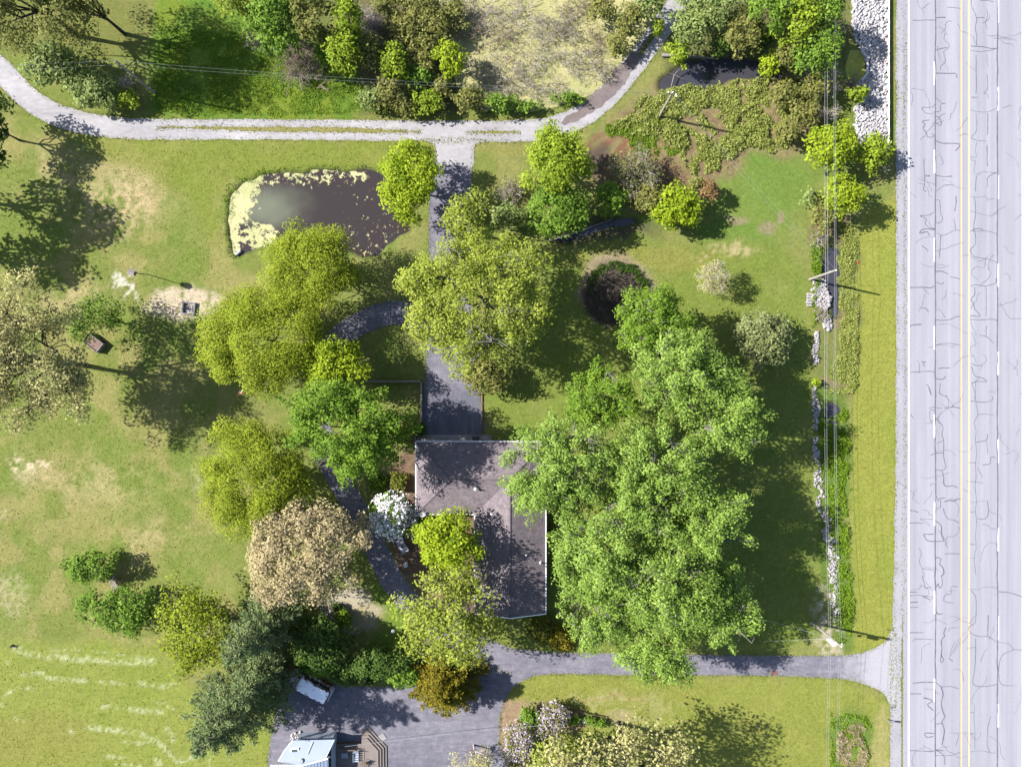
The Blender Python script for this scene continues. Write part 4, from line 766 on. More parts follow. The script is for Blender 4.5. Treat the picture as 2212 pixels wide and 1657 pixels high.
# ---- wood right of the track
WD = [(1490,55,50,56,6,'sage','pale green tree right of the narrow track'),(1466,118,26,34,4,'spring','small bright tree at the creek head'),(1545,26,54,46,8,'sage','pale tree at the top edge above the creek'),(1602,70,54,52,7,'olive','olive tree directly above the creek'),
 (1655,30,56,50,9,'green','green tree at the top edge, middle of the wood'),(1662,142,26,28,4,'lime','bright yellow-green shrub on the creek bank'),(1715,52,56,56,9,'spring','bright tree right of the wood middle'),(1770,28,48,50,9,'green','green tree at the top edge nearest the rocks'),
 (1765,112,52,52,8,'green','leafy green tree below the one nearest the rocks'),(1700,118,40,34,5,'olive','olive shrub east of the bright creek shrub'),(1560,100,40,22,4,'dark','dark shrub shading the creek'),(1635,95,36,26,4,'dark','dark shrub between the olive tree and the bright creek shrub'),
 (1692,205,36,32,4,'olive','olive shrub beside the marsh weeds'),(1735,250,40,34,4,'olive','olive shrub under the road wires'),(1700,290,36,24,3,'olive','low olive shrub at the lush hollow'),(1760,190,34,30,4,'olive','tangled shrub between the wood and the rocks'),
 (1792,320,58,56,6,'lime','bright lime tree beside the lower end of the rocks'),(1818,425,48,50,6,'lime','bright lime tree next to the road verge, lower of the two'),(1885,330,44,40,4,'spring','thin yellow-green tree at the end of the guardrail'),(1852,205,24,22,3,'spring','small yellow-green shrub growing in the rocks'),
 (1775,470,26,40,3,'olive','olive brush at the head of the roadside ditch'),(1745,430,18,26,2.4,'sage','grey-green brush left of the lower lime tree'),(1765,825,12,9,1.2,'lime','tiny yellow shrub by the stone edging')]
for i, (x, y, rx, ry, h, lf, lb) in enumerate(WD): CT('roadside_tree' if h > 4 else 'roadside_shrub', lb, 'tree' if h > 4 else 'shrub', x, y, rx, ry, h, lf, seed=400 + i, ls=.18, lai=2.7, irr=.2, twigs=2, gap=.06, group='trees and shrubs beside the road')
for i, (x, y, rx, ry, h, lb) in enumerate([(1812,45,34,36,5,'pale bare tree at the rocks near the top edge'),(1800,185,46,44,4,'tangled bare brush under the road wires'),(1760,150,36,30,4,'bare brush behind the leafy wood trees'),(1850,180,30,26,4,'pale bare sapling leaning over the culvert'),(1900,355,30,22,3,'bare twigs at the guardrail end by the road'),(1790,240,40,30,3,'brown bare brush above the bright lime tree'),(1775,510,22,30,2.5,'bare brush over the wet ditch'),(1775,680,20,22,1.6,'dead grass brush beside the loose rocks')]):
    twig_bush('bare_brush', lb, 'shrub', x, y, rx, ry, h, bark_grey if i in (0, 3) else twig_grey, 430 + i, stems=14, depth=4, thick=.06, leaf='olive', nleaf=150 if i not in (0, 3) else 0, ls=.12, group='bare brush beside the road')
# ---- east garden
twig_bush('budding_tree', 'grey budding tree in the marsh south of the second utility pole', 'tree', 1385, 372, 84, 66, 6, twig_grey, 91, stems=26, depth=5, thick=.09, leaf='olive', nleaf=3600, ls=.13)
CT('dark_tree', 'dark green shrub in the shade left of the grey budding tree', 'shrub', 1322, 425, 40, 40, 4, 'green', seed=92, ls=.19, lai=2.8)
CT('lime_bush', 'bright lime bush at the edge of the mown lawn', 'shrub', 1456, 450, 58, 52, 5, 'lime', seed=93, ls=.2, lai=3.4)
CT('olive_bush', 'olive bush left of the bright lime bush', 'shrub', 1400, 430, 36, 36, 4, 'olive', seed=94, ls=.17, lai=2.6)
CT('rust_bush', 'small rust-brown bush right of the bright lime bush', 'shrub', 1532, 415, 24, 24, 3.5, 'rust', seed=95, ls=.15, lai=3)
CT('olive_bush', 'small grey-green bush behind the rust-brown bush', 'shrub', 1500, 402, 22, 20, 3, 'olive', seed=96, ls=.16, lai=2.5)
twig_bush('bare_bush', 'grey bare bush between the driveway and the bright maple', 'shrub', 1098, 412, 36, 34, 3.4, twig_grey, 97, stems=30, depth=4, leaf='olive', nleaf=500, ls=.12)
CT('green_bush', 'green bush south of the grey bare bush by the driveway', 'shrub', 1100, 468, 44, 30, 3.5, 'sage', seed=98, ls=.17, lai=2.3)
CT('budding_sapling', 'small pale budding tree standing alone on the east lawn', 'tree', 1540, 602, 38, 42, 5, 'oak', seed=99, ls=.09, lai=.85, twigs=8, bk=twig_grey, rc=.8)
CT('hawthorn_tree', 'round grey-green hawthorn on the east lawn beside the stone edging', 'tree', 1645, 736, 66, 66, 6, 'hawth', seed=100, ls=.15, lai=3.6, irr=.05, zc=2.9, hz=2.8)
# ---- south garden
CT('yellow_oak', 'sparse yellow oak with dark limbs cut by the bottom edge', 'tree', 1330, 1650, 200, 92, 15, 'oak', seed=120, ls=.18, lai=1.35, gap=.2, bk=bark_dark, twigs=2, base=(1336, 1560), rc=1.5, irr=.2)
CT('yellow_oak', 'low yellow-green tree at the bottom edge left of the sparse oak', 'tree', 1215, 1640, 70, 52, 7, 'cotton', seed=121, ls=.16, lai=1.3, gap=.2, twigs=2, bk=bark_grey)
CT('lilac_bush', 'pale lilac bush in bloom at the corner of the parking court', 'shrub', 1120, 1602, 44, 50, 3, 'olive', seed=122, ls=.12, lai=3, petal='lilac', pf=.36, group='lilacs in the south bed')
CT('lilac_bush', 'pale lilac bush in bloom with a pole rising through it', 'shrub', 1190, 1555, 36, 40, 3, 'olive', seed=123, ls=.12, lai=3, petal='lilac', pf=.32, group='lilacs in the south bed')
CT('bed_shrub', 'rounded green shrub between the two lilac bushes', 'shrub', 1145, 1548, 28, 24, 2.4, 'green', seed=124, ls=.15, lai=3)
CT('bed_shrub', 'low green shrub right of the round stone basin', 'shrub', 1276, 1556, 15, 12, 1.2, 'green', seed=125, ls=.12, lai=3)
CT('bed_shrub', 'low green shrub at the far tip of the south bed', 'shrub', 1300, 1561, 12, 11, 1.0, 'green', seed=126, ls=.12, lai=3)
CT('bed_shrub', 'dark green shrub left of the round stone basin', 'shrub', 1238, 1554, 18, 12, 1.2, 'green', seed=127, ls=.12, lai=3)
clipped('yellow-green clipped shrub below the lilac by the court', 1110, 1640, 14, 1.6, 'yew', 128, 20)
CT('cream_tree', 'thin cream-flowered tree top rising over the parking court at the bottom edge', 'tree', 1020, 1640, 52, 40, 6, 'oak', seed=129, ls=.12, lai=1.1, gap=.25, twigs=3, bk=twig_grey)
twig_bush('dead_branch', 'bare pale branch of a dead tree right below the lilacs', 'tree', 1195, 1612, 30, 20, 4, bark_grey, 130, stems=3, depth=3, thick=.07, base=(1215, 1590))
# ---- ground cover nobody could count
scatter('marsh_weeds', [(1400,200),(1500,190),(1560,180),(1640,170),(1730,170),(1760,240),(1700,330),(1600,320),(1560,370),(1500,380),(1460,330),(1420,290),(1360,300),(1320,280),(1380,220)], 26000, .1, .9, 'weed', 501, .17, 'pale green weeds covering the marsh east of the track', thr=.40)
scatter('marsh_grass', [(1300,270),(1420,240),(1470,330),(1420,350),(1300,300)], 4500, .1, .5, 'lush', 502, .14, 'dark green marsh grass round the second utility pole', thr=.48)
scatter('ditch_weeds', [(1812,480),(1852,480),(1852,800),(1846,850),(1790,850),(1812,700)], 12000, .1, .5, 'weed', 503, .14, 'weeds and dry grass in the roadside ditch', thr=.34)
scatter('ditch_grass', [(1770,910),(1830,880),(1832,1150),(1842,1380),(1806,1390),(1795,1200),(1775,1000)], 12000, .1, .6, 'lush', 504, .15, 'lush grass in the ditch along the road verge', thr=.36)
scatter('hollow_grass', [(1750,500),(1772,520),(1770,620),(1756,720),(1750,600)], 3000, .1, .5, 'lush', 505, .14, 'lush grass on the lawn side of the roadside ditch')
scatter('bank_grass', [(486,400),(560,372),(690,356),(850,362),(862,380),(800,366),(690,362),(600,372),(520,396),(500,430),(494,500),(506,560),(492,556),(482,480)], 5000, .03, .2, 'lush', 506, .11, 'dark tufted grass fringing the pond bank')
scatter('strip_grass', [(330,232),(350,60),(560,80),(700,180),(790,180),(860,240),(600,254),(400,250)], 22000, .03, .2, 'lush', 507, .12, 'long lush grass north of the gravel track', thr=.34)
scatter('reeds', [(1806,1580),(1860,1560),(1870,1640),(1850,1720),(1806,1720)], 5000, .2, .9, 'straw', 508, .2, 'dry reeds in the southern roadside hollow', thr=.36, asp=.15)
scatter('hollow_weeds', [(1792,1540),(1872,1535),(1880,1720),(1792,1720)], 4500, .1, .5, 'lush', 509, .15, 'green weeds round the dry reeds', thr=.45)
scatter('iris_bed', [(1266,640),(1278,590),(1320,564),(1370,572),(1400,610),(1392,640),(1360,590),(1320,582),(1290,605),(1280,650)], 3600, .2, .8, 'dark', 510, .2, 'dark green strap leaves ringing the brush pile', asp=.2)
LAWNS = [[(20,330),(500,320),(900,310),(820,360),(500,380),(480,560),(560,900),(440,1000),(520,1200),(300,1380),(-40,1380),(-40,420)], [(-40,1400),(330,1390),(420,1560),(600,1640),(600,1680),(-40,1680)], [(1060,700),(1300,540),(1700,520),(1745,700),(1750,1380),(1600,1400),(1600,700),(1200,800)], [(1852,500),(1930,500),(1926,1200),(1916,1370),(1850,1400),(1840,900)], [(1150,1475),(1800,1475),(1880,1510),(1910,1680),(1560,1680),(1500,1560),(1160,1520)], [(340,20),(560,60),(760,180),(780,240),(420,240)]]
for i, q in enumerate(LAWNS):
    ar = abs(sum(q[k][0] * q[(k + 1) % len(q)][1] - q[(k + 1) % len(q)][0] * q[k][1] for k in range(len(q)))) / 2 / PXM ** 2
    scatter('lawn_tufts', q, int(ar * 6), .01, .06, 'lawn', 540 + i, .10, ['coarse grass tufts of the west lawn', 'coarse grass tufts of the bottom left hayfield', 'coarse grass tufts of the east lawn', 'coarse grass tufts of the road verge', 'coarse grass tufts of the lawn south of the drive', 'coarse tufts of the lush strip'][i], asp=.45)
# grass blades spilling over every paved or gravelled edge
rng = np.random.default_rng(77); E = np.concatenate(EDGES); E = E[(np.abs(E[:, 0]) < 76) & (np.abs(E[:, 1]) < 58)]; E = np.repeat(E, 8, 0); n = len(E)
pos = np.c_[E + rng.normal(size=(n, 2)) * .2, rng.uniform(.01, .12, n)]
V, F, T = leaves(pos, norm(rng.normal(size=(n, 3)) * .7 + np.array([0, 0, .7])), rng.uniform(.05, .13, n), rng.uniform(0, 1, n), rng, .4)
link('grass_fringe', raw_mesh('grass_fringe', V, F, {'tint': ('FLOAT', T)}), LM['lawn'], kind='stuff', label='grass blades spilling over the edges of the drives', category='grass')
# ------------------------------------------------------------------ object materials
wood_grey = grit('weathered_wood', [(.3, (.14, .125, .115)), (.7, (.34, .31, .29))], 3, 25, .9, .2, .3, .01, (1, 6, 1))
wood_brown = grit('brown_wood', [(.3, (.10, .065, .045)), (.7, (.25, .175, .13))], 3, 25, .9, .2, .3, .01, (6, 1, 1))
deck_wood = grit('deck_wood', [(.3, (.12, .10, .095)), (.7, (.25, .215, .20))], 3, 25, .9, .2, .3, .01, (6, 1, 1))
galv = plain('galvanised_steel', (.52, .54, .56), .45, .5, .15, .6)
wire_m = plain('wire_aluminium', (.30, .32, .34), .45, .5, .1, .3)
white_p = plain('white_paint', (.78, .78, .80), .5, .4, .06)
rock_w = grit('limestone', [(.28, (.24, .23, .24)), (.5, (.40, .385, .40)), (.75, (.58, .56, .58))], 1.3, 12, .95, .1, .5, .05)
rock_g = grit('grey_stone', [(.28, (.17, .155, .16)), (.5, (.31, .29, .295)), (.75, (.50, .475, .475))], 1.3, 12, .95, .1, .5, .05)
brick_w = plain('house_wall', (.42, .36, .31), .9, .2, .2)
glass = mat('glass_dark', lambda t: prin(t, (.035, .055, .05), .06, .6))
rubber = plain('rubber', (.025, .025, .027), .8, .2)
def shingle_mat(name, c1, c2, mo):
    def f(t):
        tc = N(t, 'ShaderNodeTexCoord'); b = N(t, 'ShaderNodeTexBrick'); L(t, tc.outputs['UV'], b.inputs['Vector'])
        b.inputs['Scale'].default_value = 1; b.inputs['Brick Width'].default_value = .33; b.inputs['Row Height'].default_value = .16; b.inputs['Mortar Size'].default_value = .012
        b.inputs['Color1'].default_value = (*c1, 1); b.inputs['Color2'].default_value = (*c2, 1); b.inputs['Mortar'].default_value = (*mo, 1)
        n = noise(t, coords(t), 1.1, 5, .7); n2 = noise(t, coords(t), 14, 3, .7)
        c = mixc(t, .9, b.outputs['Color'], ramp(t, n, [(.3, (.76, .76, .79)), (.7, (1.2, 1.16, 1.13))]), 'MULTIPLY')
        c = mixc(t, .8, c, ramp(t, n2, [(.3, (.7, .7, .7)), (.55, (1, 1, 1)), (.75, (1.7, 1.6, 1.6))]), 'MULTIPLY')
        return prin(t, c, .92, .15, b.outputs['Fac'], -.5, .02)
    return mat(name, f)
shingle = shingle_mat('asphalt_shingle', (.104, .090, .100), (.150, .130, .140), (.056, .048, .054))
def uvset(o, fn):
    uv = o.data.uv_layers.new(name='UVMap')
    for p in o.data.polygons:
        for li in p.loop_indices: uv.data[li].uv = fn(p, o.data.vertices[o.data.loops[li].vertex_index].co)

# ------------------------------------------------------------------ the L-shaped house
house = thing('house', 'L-shaped single-storey house with a mauve-grey shingled hip roof and white gutters', 'house', (0, 0, 0))
ze = 2.75; x0, yN = P(899.5, 954.5, ze)[:2]; xA, yS = P(1026, 1110, ze)[:2]; x1, yB = P(1178, 1325, ze)[:2]
hd = (yN - yS) / 2; yr = (yN + yS) / 2; hw = (x1 - xA) / 2; xr = (x1 + xA) / 2; zr = ze + hd * .36
V = [(x0,yN,ze),(x1,yN,ze),(xr,yr,zr),(x0+hd,yr,zr),(x0,yS,ze),(xA,yS,ze),(x1,yB,ze),(xr,yB,zr),(xA,yB,ze)]
Fs = [(0,3,2,1),(0,4,3),(4,5,2,3),(1,2,7,6),(5,8,7,2)]
mb = MB(); mb.add(V, Fs); roof = mb.build('roof', shingle, house)
uvset(roof, lambda p, c: (c.x, c.y) if abs(p.normal.y) > abs(p.normal.x) else (c.y, c.x))
so = roof.modifiers.new('thick', 'SOLIDIFY'); so.thickness = .16; so.offset = -1
ins = .55
gutter_m = plain('gutter_white', (.55, .55, .58), .5, .3, .12)
def wall(a, b, z0, z1, th=.2):
    a, b = np.array(a), np.array(b); d = b - a; MB().box(((a[0]+b[0])/2, (a[1]+b[1])/2, (z0+z1)/2), (np.linalg.norm(d) - .003, th, z1 - z0), math.atan2(d[1], d[0])).build('wall', brick_w, house)
wl_ = [(x0+ins,yN-ins),(x1-ins,yN-ins),(x1-ins,yB+ins),(xA+ins,yB+ins),(xA+ins,yS+ins),(x0+ins,yS+ins)]
for i in range(6): wall(wl_[i], wl_[(i+1) % 6], 0, ze + .12)
MB().add([(xA+ins,yB+.5,ze+.13),(x1-ins,yB+.5,ze+.13),(xr,yB+.5,zr-.25)], [(0,1,2)]).build('gable', white_p, house)
def gut(a, b, z=ze):
    a, b = Vector((*a, z)), Vector((*b, z)); d = b - a; m = (a + b) / 2
    n = Vector((d.y, -d.x, 0)).normalized() * .075
    MB().box(m + n + Vector((0, 0, -.04)), (d.length + .12, .17, .13), math.atan2(d.y, d.x)).build('gutter', gutter_m, house)
gut((x1,yN),(x0,yN)); gut((x0,yN),(x0,yS)); gut((x0,yS),(xA,yS)); gut((xA,yS),(xA,yB)); gut((x1,yB),(x1,yN))
for s_ in (0, 1):   # barge boards on the south gable
    e = (xA if s_ == 0 else x1); a, b = Vector((e, yB - .04, ze - .02)), Vector((xr, yB - .04, zr - .02)); MB().tube([a, b], .07, 4).build('barge_board', white_p, house)
capm = shingle_mat('ridge_shingle', (.085, .073, .082), (.112, .096, .105), (.055, .05, .055))
for a, b in (((x0+hd,yr,zr),(xr,yr,zr)), ((xr,yr,zr),(xr,yB,zr)), ((x0,yN,ze),(x0+hd,yr,zr)), ((x0,yS,ze),(x0+hd,yr,zr)), ((x1,yN,ze),(xr,yr,zr))):
    a, b = Vector(a), Vector(b); n_ = Vector((-(b-a).y, (b-a).x, 0)).normalized() * .14
    q = MB().add([a-n_+Vector((0,0,-.01)), b-n_+Vector((0,0,-.01)), b+Vector((0,0,.05)), a+Vector((0,0,.05)), b+n_+Vector((0,0,-.01)), a+n_+Vector((0,0,-.01))], [(0,1,2,3),(3,2,4,5)]).build('ridge_cap', capm, house); uvset(q, lambda p, c: (c.x, c.y))
def zroof(x, y):
    c = min((yN - y) / hd, (x - x0) / hd) if x < xA else 9
    s = zr - ze
    if y > yS: t = min((yN-y)/hd, (y-yS)/hd if x < xA else 9, (x-x0)/hd, (x1-x)/hw)
    else: t = min((x-xA)/hw, (x1-x)/hw)
    return ze + s * max(0, min(1, t))
dark_metal = plain('dark_metal', (.06, .06, .065), .5, .4); pipe_m = plain('pale_pipe', (.6, .6, .6), .6, .3)
for (dx, dy, k) in ((949, 1039, 1), (1028, 1054, 0), (1063, 1107, 0), (1136, 1197, 0), (1167, 1217, 0)):
    x, y = P(dx, dy, 3.5)[:2]; z = zroof(x, y)
    if k: MB().tube([(x,y,z-.1),(x,y,z+.18)], .2, 14).tube([(x,y,z+.18),(x,y,z+.26)], [.32,.12], 14).build('roof_vent', dark_metal, house)
    else: MB().tube([(x,y,z-.1),(x,y,z+.42)], .085, 10).tube([(x,y,z-.02),(x,y,z+.05)], [.24,.1], 10).build('vent_pipe', pipe_m, house)
# dish on the southwest corner
x, y = P(913, 1110, 3.0)[:2]; ds = MB(); rr_, ns = .42, 18; vs = [(x, y, 3.05)]
dn = Vector((.15, -.35, .9)).normalized(); da = dn.orthogonal().normalized(); db = dn.cross(da); vs = []
for i in range(5):
    for j in range(ns): r_ = rr_ * (i + .01) / 4; a = 6.2832 * j / ns; vs.append(Vector((x, y, 3.1)) + (da*math.cos(a)+db*math.sin(a))*r_ + dn * (r_*r_*.55))
dish = ds.add(vs, [(i*ns+j, i*ns+(j+1) % ns, (i+1)*ns+(j+1) % ns, (i+1)*ns+j) for i in range(4) for j in range(ns)]).build('dish', plain('dish_grey', (.5, .5, .52), .5), house, True)
MB().tube([(x,y,2.6),(x,y,3.1)], .03, 8).build('mast', dark_metal, dish); MB().tube([Vector((x,y,3.1))-db*.35, Vector((x,y,3.1))+dn*.4], .018, 6).ball(Vector((x,y,3.1))+dn*.4, .06, 8, 5).build('feed_arm', plain('feed_orange', (.5, .28, .2), .6), dish)
def onwall(nm, cx, cy, w, h, z, rz, m, par=house):
    o = MB().box((cx, cy, z), (w, .06, h), rz).build(nm, m, par); return o
gd = onwall('garage_door', P(975,0)[0], yN - ins + .12, 4.8, 2.2, 1.12, 0, white_p)
for k in range(5): onwall('panel', P(975,0)[0], yN - ins + .155, 4.7, .38, .28 + k*.43, 0, white_p, gd)
for (cx, cy, w, rz) in ((x0+ins-.12, yN-3, 1.6, math.pi/2), (x0+ins-.12, yS+2.6, 1.2, math.pi/2), (x1-ins+.12, yr, 1.8, math.pi/2), (x1-ins+.12, yS-4, 1.8, math.pi/2), (xr, yB+ins-.12, 2.0, 0), (P(1110,0)[0], yN-ins+.12, 1.4, 0)):
    wo = onwall('window', cx, cy, w, 1.2, 1.6, rz, glass); onwall('window_frame', cx, cy, w+.16, .09, 2.25, rz, white_p, wo); onwall('sill', cx, cy, w+.2, .09, .94, rz, white_p, wo)
# timbers, steps and edging round the court
def beam(nm, a, b, w, h, m, par, z=0):
    a, b = W2(*a), W2(*b); d = b - a; return MB().box(((a[0]+b[0])/2, (a[1]+b[1])/2, z+h/2), (np.linalg.norm(d), w, h), math.atan2(d[1], d[0])).build(nm, m, par, bevel=.02)
rw = thing('retaining_wall', 'low timber retaining wall along the west side of the driveway', 'wall', (0,0,0))
for k in range(3):
    for i in range(4): beam('timber', (911, 826+i*21.5), (911, 847+i*21.5), .22, .195, wood_grey, rw, k*.2)
    for i in range(5): beam('timber', (792+i*23.5, 824), (815+i*23.5, 824), .22, .195, wood_grey, rw, k*.2)
ste = thing('garden_steps', 'short flight of timber steps between the driveway and the house corner', 'steps', (0,0,0))
for k in range(4): beam('step', (899+k*6.2, 952), (897+k*6.6, 940), .30, .12+.12*(3-k), wood_grey, ste)
ed = thing('timber_edging', 'timber edging along the east side of the dark driveway court', 'edging', (0,0,0))
for i in range(4): beam('timber', (1041, 848+i*23), (1041, 870+i*23), .2, .18, wood_brown, ed)
pad = MB().box((*W2(1052, 948), .05), (1.3, .9, .1)).build('concrete_pad', conc, None); pad['label'] = 'small concrete pad at the east end of the garage apron'; pad['category'] = 'slab'
mt = thing('door_mat', 'dark ribbed mat lying on the garage apron', 'mat', (*W2(1028, 947), .034)); MB().box((0,0,.01), (1.0,.55,.02)).build('mat', dark_metal, mt)
for k in range(6): MB().box((-.4+k*.16,0,.026), (.05,.5,.012)).build('rib', rubber, mt)

# ------------------------------------------------------------------ vehicles
def rust_paint(c, amt=.0):
    def f(t):
        v = coords(t); n = noise(t, v, 2.6, 6, .6); sx = N(t, 'ShaderNodeSeparateXYZ'); L(t, v, sx.inputs[0])
        ab = N(t, 'ShaderNodeMath', operation='ABSOLUTE'); L(t, sx.outputs['Y'], ab.inputs[0])
        ax = N(t, 'ShaderNodeMath', operation='ABSOLUTE'); L(t, sx.outputs['X'], ax.inputs[0])
        e = ramp(t, ab.outputs[0], [(.60, (0,0,0)), (.86, (.16,.16,.16))])
        sy = N(t, 'ShaderNodeMath', operation='ADD'); L(t, n, sy.inputs[0]); L(t, e, sy.inputs[1])
        k = ramp(t, sy.outputs[0], [(.64 - amt, (0,0,0)), (.665 - amt, (1,1,1))])
        cc = mixc(t, k, c, (.16, .065, .045)); return prin(t, cc, .42, .5)
    return mat('rusty_white_paint', f)
def loft_body(prof, wz, m, nm, par, ny=7, crown=.03):
    """side profile swept across the car with tumblehome"""
    mb = MB(); n = len(prof); vs = []
    for j in range(ny):
        t = -1 + 2 * j / (ny - 1)
        for (x, z) in prof: vs.append((x - .10 * t * t * (1 if x > 0 else -.6) * (abs(x) > 1.2), t * wz(z), z - crown * t * t * (z > .8)))
    fs = [(j*n+i, (j+1)*n+i, (j+1)*n+(i+1) % n, j*n+(i+1) % n) for j in range(ny-1) for i in range(n)]
    fs += [tuple(range(n)), tuple(range((ny-1)*n, ny*n))[::-1]]
    o = mb.add(vs, fs).build(nm, m, par, bevel=.035); return o
rim_m = plain('wheel_rim', (.35, .35, .36), .4, .5, .1, .6); red_l = plain('tail_light', (.35, .02, .02), .3, .5); clear_l = plain('lamp_lens', (.6, .62, .64), .2, .6)
def wheels(par, xs, y, r=.35):
    for x in xs:
        for s in (-1, 1):
            w = MB().tube([(x, s*(y-.11), r), (x, s*(y+.11), r)], r, 20).build('wheel', rubber, par, bevel=.02); MB().tube([(x, s*(y+.112), r), (x, s*(y+.125), r)], r*.6, 14).build('rim', rim_m, w)
def quad(nm, pts, m, par): return MB().add(pts, [(0,1,2,3)]).build(nm, m, par)
vc = P(668, 1482, 1.4); van = thing('white_van', 'white van with rust patches along its roof edges, parked under the pines', 'van', (vc[0], vc[1], .022), math.radians(180-28)); van.scale = (1.08, 1.08, 1.05)
vwz = lambda z: 1.0 if z < 1.15 else 1.0 - .16 * (z - 1.15) / .9
vprof = [(2.70,.42),(2.80,.60),(2.78,.85),(2.62,1.02),(2.0,1.16),(1.32,1.93),(1.15,2.02),(.0,2.08),(-2.4,2.05),(-2.66,1.95),(-2.76,1.2),(-2.82,.55),(-2.7,.40)]
loft_body(vprof, vwz, rust_paint((.80,.80,.82), .03), 'body', van)
quad('windshield', [(1.97,-.86,1.205),(1.97,.86,1.205),(1.36,.78,1.905),(1.36,-.78,1.905)], glass, van)
quad('rear_window', [(-2.80,-.75,1.22),(-2.80,.75,1.22),(-2.71,.72,1.78),(-2.71,-.72,1.78)][::-1], glass, van)
quad('brake_light', [(-2.745,-.5,1.84),(-2.745,.5,1.84),(-2.715,.5,1.93),(-2.715,-.5,1.93)][::-1], red_l, van)
for s in (-1, 1):
    for (a, b) in ((1.25,.45),(.3,-.9),(-1.05,-2.4)): quad('side_window', [(a+.05*(a>1),s*1.0,1.24),(b,s*1.0,1.24),(b,s*.905,1.78),(a-.25*(a>1),s*.905,1.78)][::s], glass, van)
    MB().box((-2.80,s*.86,1.0), (.06,.16,.5)).build('taillight', red_l, van); MB().box((2.74,s*.75,.86), (.1,.32,.2)).build('headlight', clear_l, van); MB().box((1.55,s*1.13,1.32), (.16,.2,.26)).build('mirror', rubber, van)
MB().box((2.86,0,.52), (.16,1.95,.2)).build('bumper', galv, van, bevel=.03); MB().box((-2.90,0,.50), (.16,1.95,.2)).build('bumper', galv, van, bevel=.03)
for k in range(5): MB().box((0,-.52+k*.26,2.085-.03*((-.52+k*.26)/.85)**2), (3.6,.03,.02)).build('roof_rib', white_p, van)
for s in (-1,1): MB().tube([(2.05,s*.1,1.17),(1.75,s*.5,1.53)], .015, 5).build('wiper', rubber, van)
wheels(van, (1.75,-1.6), .9, .36)
blue_p = plain('blue_paint', (.020, .035, .11), .3, .6, .1)
pc = P(996, 480, 1); pk = thing('blue_pickup', 'dark blue pickup with a ribbed bed, half hidden under the cottonwood', 'pickup', (pc[0], pc[1], .02), math.radians(90))
loft_body([(2.6,.42),(2.68,.62),(2.62,.92),(1.35,1.06),(.72,1.74),(.5,1.80),(-.35,1.78),(-.52,1.12),(-.55,.42)], lambda z: .96 if z < 1.08 else .96-.18*(z-1.08)/.7, blue_p, 'body', pk)
bed = MB().box((-1.62,0,.62), (2.1,1.9,.1)).build('bed', blue_p, pk)
for k in range(8): MB().box((-1.62,-.7+k*.2,.69), (2.0,.07,.05)).build('bed_rib', blue_p, bed)
for s in (-1,1): MB().box((-1.62,s*.9,.85), (2.12,.12,.55)).build('bed_side', blue_p, pk, bevel=.02)
MB().box((-2.70,0,.85), (.08,1.9,.55)).build('tailgate', blue_p, pk, bevel=.02)
quad('windshield', [(1.32,-.82,1.10),(1.32,.82,1.10),(.76,.74,1.71),(.76,-.74,1.71)], glass, pk); quad('rear_window', [(-.545,-.75,1.16),(-.545,.75,1.16),(-.40,.7,1.70),(-.40,-.7,1.70)][::-1], glass, pk)
for s in (-1,1): MB().box((2.62,s*.7,.78), (.1,.3,.16)).build('headlight', clear_l, pk); MB().box((-2.745,s*.86,.86), (.03,.14,.3)).build('taillight', red_l, pk); MB().box((1.0,s*1.06,1.14), (.14,.18,.16)).build('mirror', rubber, pk)
wheels(pk, (1.7,-1.75), .86, .36)
sc = P(1002, 590, .8); sed = thing('silver_car', 'pale silver car almost hidden under the cottonwood on the driveway', 'car', (sc[0], sc[1], .02), math.radians(90))
sil = plain('silver_paint', (.13, .20, .22), .3, .6, .06)
loft_body([(2.25,.32),(2.34,.52),(2.22,.76),(1.15,.92),(.45,1.38),(.2,1.42),(-.75,1.40),(-1.45,1.0),(-2.2,.96),(-2.32,.6),(-2.22,.32)], lambda z: .9 if z < .95 else .9-.2*(z-.95)/.45, sil, 'body', sed)
quad('windshield', [(1.10,-.76,.96),(1.10,.76,.96),(.48,.66,1.375),(.48,-.66,1.375)], glass, sed); quad('rear_window', [(-1.42,-.74,1.03),(-1.42,.74,1.03),(-.80,.66,1.395),(-.80,-.66,1.395)][::-1], glass, sed)
for s in (-1,1): MB().box((2.24,s*.66,.66), (.12,.34,.14)).build('headlight', clear_l, sed); MB().box((-2.30,s*.68,.76), (.06,.34,.16)).build('taillight', red_l, sed); MB().box((.85,s*.98,.98), (.12,.16,.12)).build('mirror', sil, sed)
wheels(sed, (1.4,-1.4), .82, .31)

# ------------------------------------------------------------------ utility poles and wires
pole_wood = grit('pole_wood', [(.3, (.20, .175, .16)), (.7, (.42, .39, .37))], 3, 25, .9, .2, .3, .01, (6, 6, .6))
def pole(base, h, label, arm=None):
    b = W2(*base); o = thing('utility_pole', label, 'utility pole', (b[0], b[1], 0), 0, 'utility poles')
    MB().tube([(0,0,-.2),(0,0,h*.5),(0,0,h)], [.17,.15,.12], 12).build('pole', pole_wood, o); return o, b
p1, b1 = pole((334, 201), 9.3, 'utility pole on the lush strip beside the track bushes'); p2, b2 = pole((1424, 253), 7.9, 'utility pole in the marsh east of the muddy bend')
p3, b3 = pole((1749, 604), 7.6, 'utility pole beside the roadside rocks and ditch'); p4, b4 = pole((1751, 1343), 8.7, 'utility pole with a white transformer at the south drive entrance')
porc = plain('porcelain', (.7, .7, .7), .3, .5)
def ins_(o, pts):
    for p in pts: MB().tube([Vector(p)+Vector((0,0,-.09)), Vector(p)+Vector((0,0,.0)), Vector(p)+Vector((0,0,.12))], [.05,.085,.05], 8).build('insulator', porc, o)
